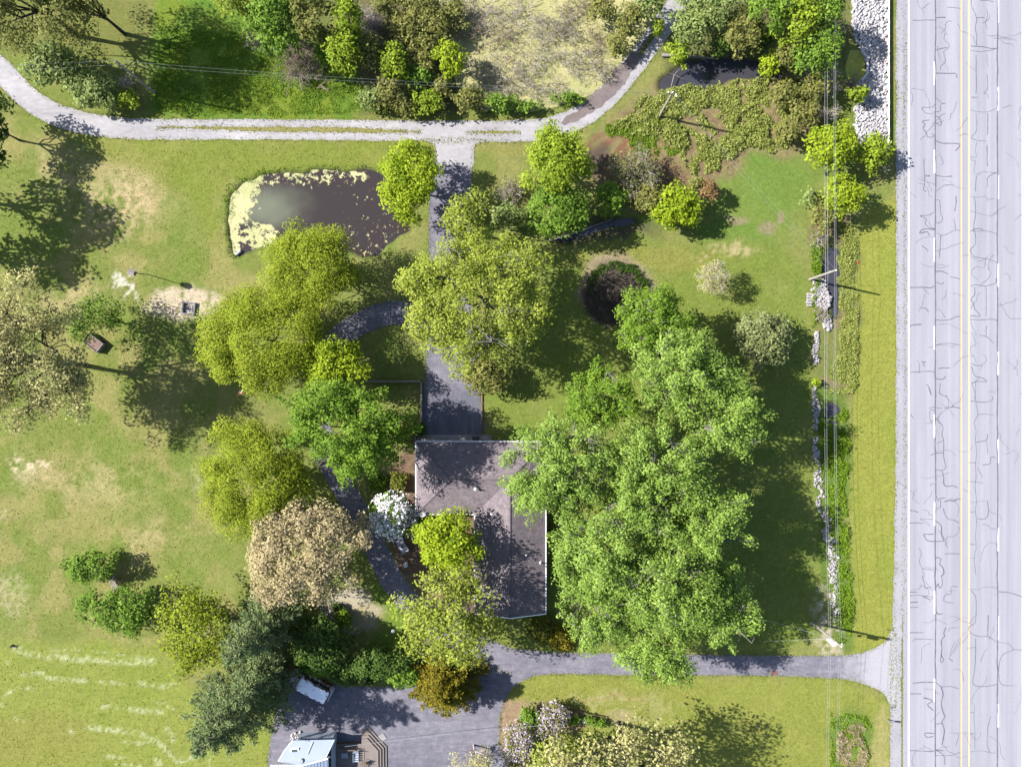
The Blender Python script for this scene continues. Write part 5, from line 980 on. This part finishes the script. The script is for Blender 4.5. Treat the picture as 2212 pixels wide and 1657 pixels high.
ins_(p1, [(0,0,9.35),(.16,0,8.3),(.16,-.02,1.6)]); ins_(p2, [(0,0,8.0),(-.5,.05,7.75),(.45,-.2,7.75),(.55,-.35,7.6),(.16,0,7.0)]); ins_(p3, [(0,0,7.7),(.2,.05,7.0),(-.18,0,6.4)]); ins_(p4, [(0,0,8.8),(.3,.1,8.3),(-.3,.1,8.2)])
MB().box((0,.0,7.72), (1.2,.09,.09), -.3).build('cross_arm', pole_wood, p2); MB().box((0,0,8.25), (.9,.09,.09), -.7).build('cross_arm', pole_wood, p4)
tf = MB().tube([(-.28,-.22,6.6),(-.28,-.22,7.5)], .26, 18).tube([(-.28,-.22,7.5),(-.28,-.22,7.58)], [.28,.16], 18).build('transformer', white_p, p4); MB().tube([(-.28,-.22,7.5),(-.28,-.22,7.85)], .04, 8).build('bushing', porc, tf); MB().tube([(-.4,-.1,7.5),(-.4,-.1,7.8)], .04, 8).build('bushing', porc, tf)
MB().tube([(.02,-.17,.1),(.02,-.17,5.2)], .035, 6).build('conduit', galv, p4); MB().box((-.05,-.42,5.4), (.4,.3,.16)).build('street_light', white_p, p4)
def wire(a, b, sag, label, r=.009, m=None):
    a, b = Vector(a), Vector(b); pts = [a.lerp(b, t) - Vector((0, 0, sag * 4 * t * (1 - t))) for t in np.linspace(0, 1, 17)]
    o = MB().tube(pts, r, 5, False).build('power_line', m or wire_m); o['label'] = label; o['category'] = 'wire'; o['group'] = 'overhead wires'; return o
def w3(b, dx, dy, z): return (b[0]+dx, b[1]+dy, z)
wl0 = (-100, b1[1] - .9)
wire((-100, b1[1]-1.2, 9.3), w3(b1,0,0,9.4), .8, 'upper overhead wire running off the left edge from the pole on the lush strip'); wire((-100, b1[1]-1.5, 8.2), w3(b1,.16,0,8.35), .8, 'lower overhead wire running off the left edge from the pole on the lush strip')
wire(w3(b1,0,0,9.4), w3(b2,-.5,.05,7.85), 1.2, 'upper overhead wire crossing the thicket between the two track poles'); wire(w3(b1,.16,0,8.35), w3(b2,.16,0,7.1), 1.2, 'lower overhead wire crossing the thicket between the two track poles')
wire(w3(b2,.55,-.35,7.7), w3(b3,0,0,7.75), .5, 'upper overhead wire slanting over the lush hollow to the roadside pole'); wire(w3(b2,.16,0,7.1), w3(b3,-.18,0,6.5), .5, 'lower overhead wire slanting over the lush hollow to the roadside pole')
bN = W2(1752, -330); bS = W2(1748, 2100)
for k, (dx, z3, z4, rr2) in enumerate(((0, 7.75, 8.85, .024), (.2, 6.9, 7.9, .024), (-.12, 5.7, 6.3, .030), (-.16, 5.1, 5.9, .030))):
    rr2 = rr2 * .4; nm = ('topmost', 'second', 'third', 'lowest')[k]
    wire(w3(bN,dx,0,z3+.3), w3(b3,dx,.15,z3), .5, nm + ' roadside wire north of the pole by the rocks', rr2); wire(w3(b3,dx,-.15,z3), w3(b4,dx,.15,z4), .7, nm + ' roadside wire between the pole by the rocks and the transformer pole', rr2); wire(w3(b4,dx,-.15,z4), w3(bS,dx,0,z3+.5), .7, nm + ' roadside wire running south over the drive entrance', rr2)
wire(w3(b4,0,0,6.2), (*W2(1640, 1385), .05), 0.02, 'guy wire from the transformer pole down to the lawn', .015); wire(w3(b4,0,0,6.4), (*W2(1600, 1310), 4.2), .5, 'service wire leaving the transformer pole toward the maples', .018)
sp = W2(1185, 1533); spo = thing('service_pole', 'slim wooden service pole rising through the lilac bush', 'pole', (sp[0], sp[1], 0)); MB().tube([(0,0,-.1),(0,0,4.2)], [.09,.07], 10).build('pole', pole_wood, spo); MB().ball((0,0,4.25), .06, 8, 5).build('insulator', porc, spo)
dk = P(745, 1612, 3.0); wire((sp[0], sp[1], 4.1), tuple(dk), .35, 'service wire crossing the parking court to the blue-roofed house', .02); wire((sp[0], sp[1], 4.1), (*W2(1232, 1535), .05), .02, 'guy wire from the slim service pole to the south bed', .015)

# ------------------------------------------------------------------ guardrail, rocks, culvert
xg = P(1920, 100, .7)[0]; gr = thing('guardrail', 'steel guardrail on posts between the white rocks and the highway', 'guardrail', (xg, 0, 0))
ya, yb_ = P(0, -120, .7)[1], P(0, 322, .7)[1]
prof = [(0,.42),(.05,.48),(.0,.56),(.05,.64),(0,.70)]; n = len(prof); vs = [(x+.03, ya, z) for x, z in prof] + [(x+.03, yb_, z) for x, z in prof] ; rail = MB().add(vs, [(i, i+1, n+i+1, n+i) for i in range(n-1)]).build('rail', galv, gr); sm = rail.modifiers.new('t', 'SOLIDIFY'); sm.thickness = .02
MB().tube([(.02,ya,.72),(.02,yb_,.72)], .055, 6).build('rail_lip', galv, gr)
y = yb_ + .4; k = 0; pm = None
while y < ya:
    if pm is None: p_ = MB().box((0,0,.36), (.2,.14,.74)).build('post', wood_grey, gr, bevel=.015); pm = p_.data
    else: p_ = link('post', pm, None, gr)
    p_.location = (-.18, y, 0); y += 1.9
def rocks(name, label, poly, n, smin, smax, m, seed, zmax=.2, parent=None, thr=0):
    rng = np.random.default_rng(seed); t = (1 + 5 ** .5) / 2
    B = norm(np.array([(-1,t,0),(1,t,0),(-1,-t,0),(1,-t,0),(0,-1,t),(0,1,t),(0,-1,-t),(0,1,-t),(t,0,-1),(t,0,1),(-t,0,-1),(-t,0,1)], float))
    FI = np.array([(0,11,5),(0,5,1),(0,1,7),(0,7,10),(0,10,11),(1,5,9),(5,11,4),(11,10,2),(10,7,6),(7,1,8),(3,9,4),(3,4,2),(3,2,6),(3,6,8),(3,8,9),(4,9,5),(2,4,11),(6,2,10),(8,6,7),(9,8,1)])
    xs, ys = [p[0] for p in poly], [p[1] for p in poly]; X, Y = rng.uniform(min(xs), max(xs), n*4), rng.uniform(min(ys), max(ys), n*4)
    Xw, Yw = X + (fbm(X/14, Y/14, seed)-.5)*20, Y + (fbm(X/14, Y/14, seed+3)-.5)*20; ok = inpoly(Xw, Yw, poly) & (fbm(X/12, Y/12, seed+8) > thr); X, Y = X[ok][:n], Y[ok][:n]; n = len(X)
    s = rng.uniform(smin, smax, n)[:, None] * rng.uniform(.65, 1.3, (n, 3)) * np.array([1, 1, .75]); V = B[None] * (1 + rng.uniform(-.25, .25, (n, 12, 1))) * s[:, None]
    a = rng.uniform(0, 6.28, n); c_, s_ = np.cos(a)[:, None], np.sin(a)[:, None]; V = np.stack([V[..., 0]*c_ - V[..., 1]*s_, V[..., 0]*s_ + V[..., 1]*c_, V[..., 2]], -1)
    V += np.stack([(X-1106)/PXM, (828.5-Y)/PXM, rng.uniform(0, zmax, n)], 1)[:, None]; F = (np.arange(n)*12)[:, None, None] + FI[None]
    return link(name, raw_mesh(name, V.reshape(-1, 3), F.reshape(-1, 3)), m, parent, kind='stuff', label=label, category='rocks')
RIP = [(1840,-60),(1918,-60),(1918,290),(1896,318),(1860,310),(1846,280),(1850,235),(1870,200),(1852,180),(1872,160),(1872,132),(1850,104),(1838,60)]
rocks('riprap', 'white limestone riprap sloping beside the guardrail', RIP, 4200, .08, .27, rock_w, 601, .3)
rocks('ditch_riprap', 'grey loose rocks spilling into the roadside ditch below the pole', [(1752,600),(1782,602),(1790,640),(1788,680),(1798,705),(1784,716),(1768,690),(1756,650)], 650, .12, .24, rock_g, 602, .2)
rocks('stone_edging', 'ragged line of pale stones edging the east lawn above the ditch', [(1756,826),(1764,830),(1768,900),(1766,960),(1776,1040),(1792,1120),(1808,1190),(1812,1260),(1814,1340),(1800,1345),(1796,1260),(1786,1190),(1770,1120),(1762,1060),(1754,960)], 900, .10, .24, rock_g, 603, .12, thr=.40)
rocks('stone_edging', 'grey stones edging the lawn south of the loose rocks', [(1756,715),(1766,718),(1768,780),(1762,790),(1756,770)], 160, .12, .22, rock_g, 604, .12)
rocks('stone_heap', 'small heap of tan stones beside the blue-roofed house', [(632,1580),(650,1578),(654,1588),(640,1594),(630,1592)], 46, .10, .2, rock_w, 605, .3)
rocks('edging_stones', 'loose stones round the gravel bed below the tan tree', [(690,1300),(720,1330),(745,1352),(790,1364),(812,1345),(806,1360),(780,1372),(740,1360),(705,1336),(686,1310)], 130, .07, .14, rock_g, 606, .06)
st = thing('stone_steps', 'stack of flat stone slabs on the lawn edge beside the loose rocks', 'steps', (0, 0, 0)); rs = random.Random(4)
for k in range(5):
    b = W2(1748 + rs.uniform(-1.5, 2), 636 + k*6); MB().box((b[0], b[1], .12), (.85+rs.uniform(-.2,.25), .34, .22), rs.uniform(-.12,.12), taper=.9).build('slab', rock_g, st, bevel=.03)
cv = thing('culvert_headwall', 'pale concrete culvert headwall among the white rocks', 'culvert', (0,0,0))
for a, b in (((1871,128),(1871,162)), ((1871,128),(1858,112)), ((1871,162),(1858,178))): beam('wing_wall', a, b, .25, .45, conc_w, cv)
b = W2(1871, 145); MB().tube([(b[0]-.25,b[1],.05),(b[0]+.4,b[1],.05)], .4, 16).build('pipe', dark_metal, cv)
alg = water_mat('culvert_water', (.05,.05,.03), thr=(.30,.45), alg_col=((.16,.17,.03),(.28,.27,.06))); sheet('culvert_pool', [(1835,110),(1856,112),(1868,130),(1868,160),(1856,178),(1838,182),(1826,150)], .02, alg, 9, .1, fringe=False, kind='structure')

# ------------------------------------------------------------------ fire pit
fc = W2(409, 667); fp = thing('fire_pit', 'square fire pit of hollow concrete blocks on the gravel patch', 'fire pit', (fc[0], fc[1], 0), math.radians(-6))
block_m = grit('concrete_block', [(.3, (.33,.31,.32)), (.7, (.56,.54,.55))], 3, 30, .95, .1)
mbk = MB()
for c_, s_ in (((0,.08,0),(.39,.034,.19)), ((0,-.08,0),(.39,.034,.19)), ((-.178,0,0),(.034,.125,.19)), ((0,0,0),(.034,.125,.19)), ((.178,0,0),(.034,.125,.19))): mbk.box(c_, s_)
blk = None
for z in (.097, .292):
    for side in range(4):
        for k in range(4):
            a = side * math.pi/2; l = -.70 + .4*k + (.0 if z < .2 else .0); lx, ly = l, -.80; x, y = lx*math.cos(a)-ly*math.sin(a), lx*math.sin(a)+ly*math.cos(a)
            if blk is None: o = mbk.build('block', block_m, fp); blk = o.data
            else: o = link('block', blk, None, fp)
            o.location = (x, y, z); o.rotation_euler = (0, 0, a)
ash = grit('ash', [(.3,(.16,.155,.17)),(.7,(.42,.41,.43))], 5, 25); MB().tube([(0,0,0),(0,0,.10)], [.72,.6], 4).build('ash', ash, fp)
rs = random.Random(9)
for k in range(12):
    a = rs.uniform(0,6.28); r_ = rs.uniform(.05,.35); MB().tube([(math.cos(a)*r_-.2*math.sin(a),math.sin(a)*r_+.2*math.cos(a),.12),(math.cos(a)*r_+.25*math.sin(a),math.sin(a)*r_-.25*math.cos(a),.16)], rs.uniform(.03,.06), 6).build('charred_log', bark_dark if k % 2 else bark_grey, fp)

# ------------------------------------------------------------------ small garden objects
hb = W2(322.5, 594); tp_ = P(286, 589, 4.1); bh = thing('birdhouse', 'weathered grey birdhouse on a tall leaning post beside the fire pit', 'birdhouse', (hb[0], hb[1], 0)); t3 = Vector((tp_[0]-hb[0], tp_[1]-hb[1], 3.75))
MB().tube([(0,0,-.1), t3*.5, t3], .055, 8).build('post', wood_grey, bh)
bx_ = MB().box(t3+Vector((0,0,.25)), (.72,.56,.5), -.35).build('box', wood_brown, bh)
R_ = -.35
def rot(x, y): return Vector((x*math.cos(R_)-y*math.sin(R_), x*math.sin(R_)+y*math.cos(R_), 0))
for s in (-1, 1):
    MB().add([t3+rot(-.45,s*.42)+Vector((0,0,.48)), t3+rot(.45,s*.42)+Vector((0,0,.48)), t3+rot(.45,0)+Vector((0,0,.78)), t3+rot(-.45,0)+Vector((0,0,.78))], [(0,1,2,3)]).build('roof_board', wood_grey, bh)
    for k in (-1, 1): MB().tube([t3+rot(k*.2,s*.285)+Vector((0,0,.28)), t3+rot(k*.2,s*.30)+Vector((0,0,.28))], .05, 10).build('entrance_hole', dark_metal, bx_)
fb = W2(546, 851); fl = thing('flag_pole', 'red, white and blue flag on a slim pole in the oak shadow', 'flag', (fb[0], fb[1], 0)); MB().tube([(0,0,-.1),(0,0,3.7)], .025, 6).build('pole', white_p, fl); MB().tube([(.02,0,3.4),(.45,.06,3.2)], .05, 8).build('sleeve', yellow, fl)
def flag_strip(y0, y1, m, nm):
    V = []; n = 10
    for i in range(n+1):
        x = -i*.075; w = .10*math.sin(i*.9); V += [(x, w+ .0, y1-.02*i), (x, w+.12*math.sin(i*.5), y0-.05*i*.6)]
    return MB().add([(a, b+ (3.7-c)*.55, c) for a, b, c in V], [(2*i, 2*i+2, 2*i+3, 2*i+1) for i in range(n)]).build(nm, m, fl)
fr = plain('flag_red', (.62,.06,.05), .8); fw = plain('flag_white', (.78,.76,.76), .8); fbm_ = plain('flag_blue', (.06,.09,.28), .8)
for k in range(7): flag_strip(3.0+k*.1, 3.1+k*.1, (fr, fw, fbm_, fw, fr, fw, fr)[k], 'stripe')
wc = W2(208, 741); wg = thing('wooden_trough', 'weathered wooden trough filled with brown leaf litter, right beside the oak', 'trough', (wc[0], wc[1], 0), math.radians(-38))
litter = grit('leaf_litter', [(.3,(.10,.065,.055)),(.5,(.22,.15,.13)),(.75,(.42,.31,.28))], 5, 18, .95, .1, .8, .08); MB().box((0,0,.42), (2.3,1.2,.5)).build('litter', litter, wg)
for s in (-1,1):
    for k in range(3): MB().box((0,s*.72,.25+k*.24), (2.6,.08,.2)).build('side_board', wood_grey, wg)
    MB().box((s*1.2,0,.45), (.08,1.3,.7)).build('end_board', wood_grey, wg)
    for k in (-1,1): MB().tube([(k*.8,s*.82,.28),(k*.8,s*.92,.28)], .28, 14).build('wheel', rubber, wg)
gb = W2(252, 1256); be = thing('slatted_bench', 'weathered slatted wooden bench between two small trees on the west lawn', 'bench', (gb[0], gb[1], 0), math.radians(22))
for k in range(5): MB().box((-.55+k*.2,0,.45), (.13,1.5,.04)).build('seat_slat', wood_grey, be)
for k in range(8): MB().box((.62,-.66+k*.19,.95), (.04,.11,1.1-.03*abs(k-3.5)), 0, 0, .35).build('back_slat', wood_grey, be)
for s in (-1,1):
    MB().box((-.25,s*.84,.72), (1.5,.16,.05)).build('arm', wood_grey, be)
    for k in (-1,1): MB().box((-.25+k*.6,s*.84,.35), (.1,.1,.7)).build('leg', wood_grey, be)
tc_ = P(869, 1179.5, .75); tb = thing('garden_table', 'pale grey rectangular table below the white crabapple', 'table', (tc_[0], tc_[1], 0), math.radians(-60)); tt = plain('table_grey', (.34,.33,.39), .6, .3, .2)
MB().box((0,0,.73), (1.95,1.02,.06)).build('table_top', tt, tb, bevel=.015)
for sx_ in (-1,1):
    for sy_ in (-1,1): MB().box((sx_*.82,sy_*.4,.35), (.07,.07,.70)).build('leg', tt, tb)
MB().box((.05,-.02,.80), (.34,.26,.08), .4).build('tray', plain('tray_green', (.03,.05,.045), .5), tb)
bw = thing('boardwalk', 'narrow plank walk between the garden table and the side drive', 'walkway', (0,0,0)); pl = None
for k in range(24):
    t = k/23; b = W2(840+t*40, 1150+t*78)
    if pl is None: o = MB().box((0,0,.05), (1.0,.135,.05)).build('plank', wood_brown, bw); pl = o.data
    else: o = link('plank', pl, None, bw)
    o.location = (b[0], b[1], 0); o.rotation_euler = (0,0,math.radians(-62+90))
pot = thing('metal_bin', 'small grey metal bin at the lower end of the plank walk', 'bin', (*W2(878,1218), 0)); MB().tube([(0,0,0),(0,0,.6)], [.25,.3], 14).build('bin_body', galv, pot); MB().tube([(0,0,.6),(0,0,.66)], [.33,.2], 14).build('lid', galv, pot)
glt = thing('garden_light', 'small white-capped garden light on the grass right of the gravel bed', 'lamp', (*W2(852,1357), 0)); MB().tube([(0,0,0),(0,0,1.0)], .04, 8).build('post', dark_metal, glt); MB().tube([(0,0,1.0),(0,0,1.12),(0,0,1.2)], [.24,.2,.06], 14).build('cap', white_p, glt)
bb = thing('stone_basin', 'round stone basin between the shrubs of the south bed', 'basin', (*W2(1258,1551), 0)); MB().tube([(0,0,0),(0,0,.25),(0,0,.6)], [.22,.14,.2], 16).build('pedestal', conc, bb); MB().tube([(0,0,.6),(0,0,.68),(0,0,.78)], [.2,.36,.38], 18, False).build('bowl', conc, bb)
lf = thing('low_fence', 'low dark picket edging along the north side of the south bed', 'fence', (0,0,0)); fpk = None
for k in range(34):
    b = W2(1196+k*3.3, 1521+k*.72)
    if fpk is None: o = MB().box((0,0,.3), (.08,.04,.6)).build('picket', wood_brown, lf); fpk = o.data
    else: o = link('picket', fpk, None, lf)
    o.location = (b[0], b[1], 0)
for z in (.2,.48): beam('rail', (1195,1521), (1306,1545.5), .05, .06, wood_brown, lf, z)
mbx = thing('mailbox', 'mailbox on a post at the road edge south of the drive entrance', 'mailbox', (*W2(1916,1553), 0)); MB().box((0,0,.5), (.1,.1,1.0)).build('post', wood_grey, mbx); MB().box((.05,0,1.1), (.5,.22,.2)).tube([(-.2,0,1.2),(.3,0,1.2)], .11, 12).build('box', galv, mbx); MB().box((.05,-.14,1.25), (.04,.02,.2)).build('signal_flag', fr, mbx)
sg = thing('marker_post', 'small dark marker post on the verge north of the drive entrance', 'post', (*W2(1914,1358), 0)); MB().box((0,0,.4), (.1,.05,.8)).build('post', wood_brown, sg); MB().box((0,.03,.7), (.16,.02,.2)).build('plate', dark_metal, sg)
sg2 = thing('marker_post', 'small blue marker at the road edge just south of the drive mouth', 'post', (*W2(1922,1524), 0)); MB().box((0,0,.3), (.07,.05,.6)).build('post', galv, sg2); MB().box((0,-.04,.5), (.3,.02,.25)).build('plate', plain('sign_blue', (.05,.12,.3), .5), sg2)
dc = thing('drain_cover', 'rusty square steel plate set in the south drive', 'drain', (*W2(1672,1453), .03)); rm_ = plain('rust_plate', (.17,.09,.075), .8, .3, .3)
MB().box((0,0,0), (.95,.55,.03)).build('plate', rm_, dc)
for k in range(5): MB().box((-.36+k*.18,0,.02), (.04,.5,.012)).build('rib', rm_, dc)
rd = MB().box((0,0,.06), (.22,.32,.12), .2, taper=.8).ball((0,.02,.12), (.09,.13,.05), 8, 5).build('litter_bag', fr); rd.location = (*W2(1852,567), 0); rd['label'] = 'small red scrap of litter between the ditch weeds and the verge'; rd['category'] = 'litter'
dp = thing('drain_pipe', 'short grey drain pipe at the southwest corner of the pond', 'pipe', (*W2(516,546), -.1)); MB().tube([(-.35,-.35,.1),(.25,.25,.0)], .2, 14).build('pipe', galv, dp); MB().tube([(.2,.2,.01),(.27,.27,.0)], .24, 14).build('collar', conc, dp)
fx = W2(28, 1394); fs_ = thing('stump', 'small brown stump in the hayfield near the left edge', 'stump', (fx[0], fx[1], 0)); MB().tube([(0,0,-.05),(0,0,.5)], [.2,.14], 9).build('stump_wood', bark, fs_); MB().tube([(0,0,.3),(.4,.25,.55)], [.06,.03], 6).build('snag', bark, fs_)
# fallen logs
def log(label, pts, r, m=bark_grey):
    o = thing('fallen_log', label, 'log', (0,0,0)); p = [Vector((*W2(x, y), z)) for x, y, z in pts]; MB().tube(p, [r*(1-.5*i/(len(p)-1)) for i in range(len(p))], 9).build('log', m, o, True)
    rs = random.Random(len(pts)+int(pts[0][0]))
    for k in range(5):
        a = p[0].lerp(p[-1], rs.uniform(.3,.95)); a = min(p, key=lambda q: (q-a).length); MB().tube([a, a+Vector((rs.uniform(-1.2,1.2), rs.uniform(-1.2,1.2), rs.uniform(.1,.5)))], [r*.35, .015], 5).build('limb', m, o)
log('long grey fallen log lying across the dark wet hollow', [(1181,522,.08),(1225,510,.12),(1270,494,.15),(1323,474,.18)], .17)
log('fallen trunk with bare limbs along the north bank of the creek', [(1428,122,.3),(1470,124,.35),(1510,127,.3),(1545,130,.25)], .2)
log('thin bare fallen branch reaching across the left of the creek', [(1449,190,.2),(1455,165,.4),(1470,150,.6)], .08)
# brush pile
rng = np.random.default_rng(88); n = 1500; a = rng.uniform(0, 6.28, n); r_ = np.sqrt(rng.uniform(0, 1, n)); c_ = W2(1322, 640); cx, cy = c_[0] + np.cos(a)*r_*3.6, c_[1] + np.sin(a)*r_*3.9
t_ = a + math.pi/2 + rng.normal(size=n)*.6; l_ = rng.uniform(.4, 1.3, n); z0 = .1 + 1.3*(1-r_**2)*rng.uniform(.3, 1, n)
d_ = np.stack([np.cos(t_), np.sin(t_), rng.normal(size=n)*.16], 1)*l_[:, None]; cp = np.stack([cx, cy, z0], 1); V, F = segs(cp-d_, cp+d_, np.full(n, .045)*rng.uniform(.4,1.3,n), np.full(n, .018), 4); V[:, 2] = np.maximum(V[:, 2], .02)
bp = link('brush_pile', raw_mesh('brush_pile', V, F), bark, label='round pile of brown cut branches at the tip of the fresh green maple', category='brush pile')

# ------------------------------------------------------------------ blue-roofed house at the bottom edge
bl = thing('blue_house', 'pale blue-roofed house with a wooden deck at the bottom edge', 'house', (0,0,0)); roof_b = grit('blue_metal_roof', [(.3,(.21,.26,.34)),(.7,(.30,.35,.44))], .8, 12, .6, .4, .1, .01); roof_d = plain('blue_trim', (.17,.22,.32), .6, .4)
ra = [P(633,1598,2.7),P(723,1596,2.7),P(702,1640,3.3),P(655,1652,3.4),P(602,1643,3.35),P(617,1618,3.0)]
o = MB().add(ra, [(5,4,3,2,1,0)]).build('roof', roof_b, bl); so = o.modifiers.new('t','SOLIDIFY'); so.thickness = .14; so.offset = 1
rb = [P(584,1652,3.45),P(655,1652,3.38),P(709,1637,3.42),P(712,1760,2.6),P(574,1760,2.6)]
o2 = MB().add(rb, [(4,3,2,1,0)]).build('seamed_roof', roof_d, bl)
for k in range(18):
    t = (k+.5)/18; a = Vector(rb[0]).lerp(Vector(rb[2]), t) + Vector((0,0,.03)); e_ = Vector(rb[4]).lerp(Vector(rb[3]), t) + Vector((0,0,.06)); MB().tube([a, e_], .03, 4).build('seam', roof_b, o2)
for a, b in ((rb[0],rb[1]),(rb[1],rb[2]),(ra[1],ra[2]),(ra[5],ra[4]),(ra[0],ra[5])): MB().tube([Vector(a)+Vector((0,0,.06)), Vector(b)+Vector((0,0,.06))], .08, 5).build('ridge_trim', white_p, bl)
sl = MB().box(Vector(P(637,1620,3.1)), (1.15,.62,.2), .12, .18).build('skylight', white_p, bl); MB().box(Vector(P(637,1620,3.1))+Vector((0,0,.09)), (.8,.42,.06), .12, .18).build('pane', glass, sl)
v_ = Vector(P(651,1641,3.35)); MB().tube([v_, v_+Vector((0,0,.25))], .2, 14).tube([v_+Vector((0,0,.25)), v_+Vector((0,0,.3))], [.34,.3], 14).build('roof_vent', galv, bl)
MB().tube([Vector(P(665,1628,3.3)), Vector(P(676,1602,2.95))], .06, 6).build('roof_pipe', galv, bl)
def wallp(a, b, z1, m=None):
    a, b = Vector((a[0], a[1], 0)), Vector((b[0], b[1], 0)); d = b - a; MB().box(((a.x+b.x)/2,(a.y+b.y)/2,z1/2), (d.length,.16,z1), math.atan2(d.y, d.x)).build('wall', m or plain('blue_siding', (.30,.36,.45), .8), bl)
bs = plain('blue_siding', (.30,.36,.45), .8); wallp(P(640,1604,2.7), P(716,1602,2.7), 2.62, bs); wallp(P(716,1602,2.7), P(716,1750,2.7), 2.6, bs); wallp(P(640,1604,2.7), P(606,1650,2.7), 2.62, bs)
wn = MB().box(Vector((P(717,0,2.)[0]+.1, P(0,1645,2.)[1], 1.5)), (.05,1.6,1.8)).build('window', glass, bl)
dcx = thing('deck', 'brown plank deck with angled steps beside the blue-roofed house', 'deck', (0,0,0)); xL, xR = P(722,0,.6)[0], P(781,0,.6)[0]; yT, yBt = P(0,1606,.6)[1], P(0,1780,.6)[1]; nb_ = 27; bw_ = (xR-xL)/nb_; bdm = None
for k in range(nb_):
    if bdm is None: o = MB().box((0,0,.575), (bw_-.018,yT-yBt,.05)).build('board', deck_wood, dcx); bdm = o.data
    else: o = link('board', bdm, None, dcx)
    o.location = (xL+bw_*(k+.5), (yT+yBt)/2, 0)
MB().box(((xL+xR)/2,(yT+yBt)/2,.27), (xR-xL-.05,yT-yBt-.05,.54)).build('deck_frame', wood_brown, dcx)
for k in range(4):
    e = k*.36; px_ = [P(781,1590,0)[:2]+np.array([0, 1.0-e*.0-e]), P(800,1588,0)[:2]+np.array([-e*.3,1.0-e]), P(824,1614,0)[:2]+np.array([.75-e,.2-e*.3]), np.array([P(826,0,0)[0]+.75-e, yBt]), np.array([xR+.004, yBt])]
    px_[0][0] = xR + .004
    MB().prism([tuple(q) for q in px_][::-1], 0.0, .15*(k+1)).build('step', deck_wood, dcx)
for k in range(7): MB().box((xL+.9+k*.33, yT-.45, 1.0), (.05,.05,.85)).build('baluster', wood_brown, dcx)
MB().box((xL+1.9, yT-.45, 1.45), (2.5,.1,.06)).build('handrail', wood_brown, dcx); MB().box((xL+1.9, yT-.45, .72), (2.5,.08,.05)).build('handrail', wood_brown, dcx)
fr_m = plain('chair_metal', (.42,.48,.58), .5, .4)
def lawn_chair(px, py, w, l, label, m, rz=0):
    c_ = P(px, py, 1.0); o = thing('patio_chair', label, 'chair', (c_[0], c_[1], .602), rz, 'deck chairs')
    for s in (-1,1):
        MB().tube([(s*w/2,-l/2,0),(s*w/2,-l/2,.55),(s*w/2,l/2,.6)], .025, 6).build('arm', m, o); MB().tube([(s*w/2,l/2,0),(s*w/2,l/2,1.0)], .025, 6).build('leg', m, o)
    for k in range(6): MB().box((0,-l/2+.06+k*l/6,.38), (w,l/11,.025)).build('seat_slat', m, o)
    for k in range(4): MB().box((0,l/2,.5+k*.14), (w,.025,.09)).build('back_slat', m, o)
lawn_chair(745, 1631, .75, .7, 'square blue-grey patio chair on the deck, left one', fr_m); lawn_chair(769, 1633, .7, 1.5, 'long blue-grey patio lounger on the deck, next to the square chair', fr_m); lawn_chair(789, 1650, .7, .7, 'brown wooden chair at the inner edge of the deck steps', wood_brown, .5)
pv = MB().box((0,0,.03), (.9,.9,.06), .6).build('paving_slab', conc); pv.location = (*W2(826,1592), .02); pv['label'] = 'square concrete slab on the court beside the deck steps'; pv['category'] = 'slab'
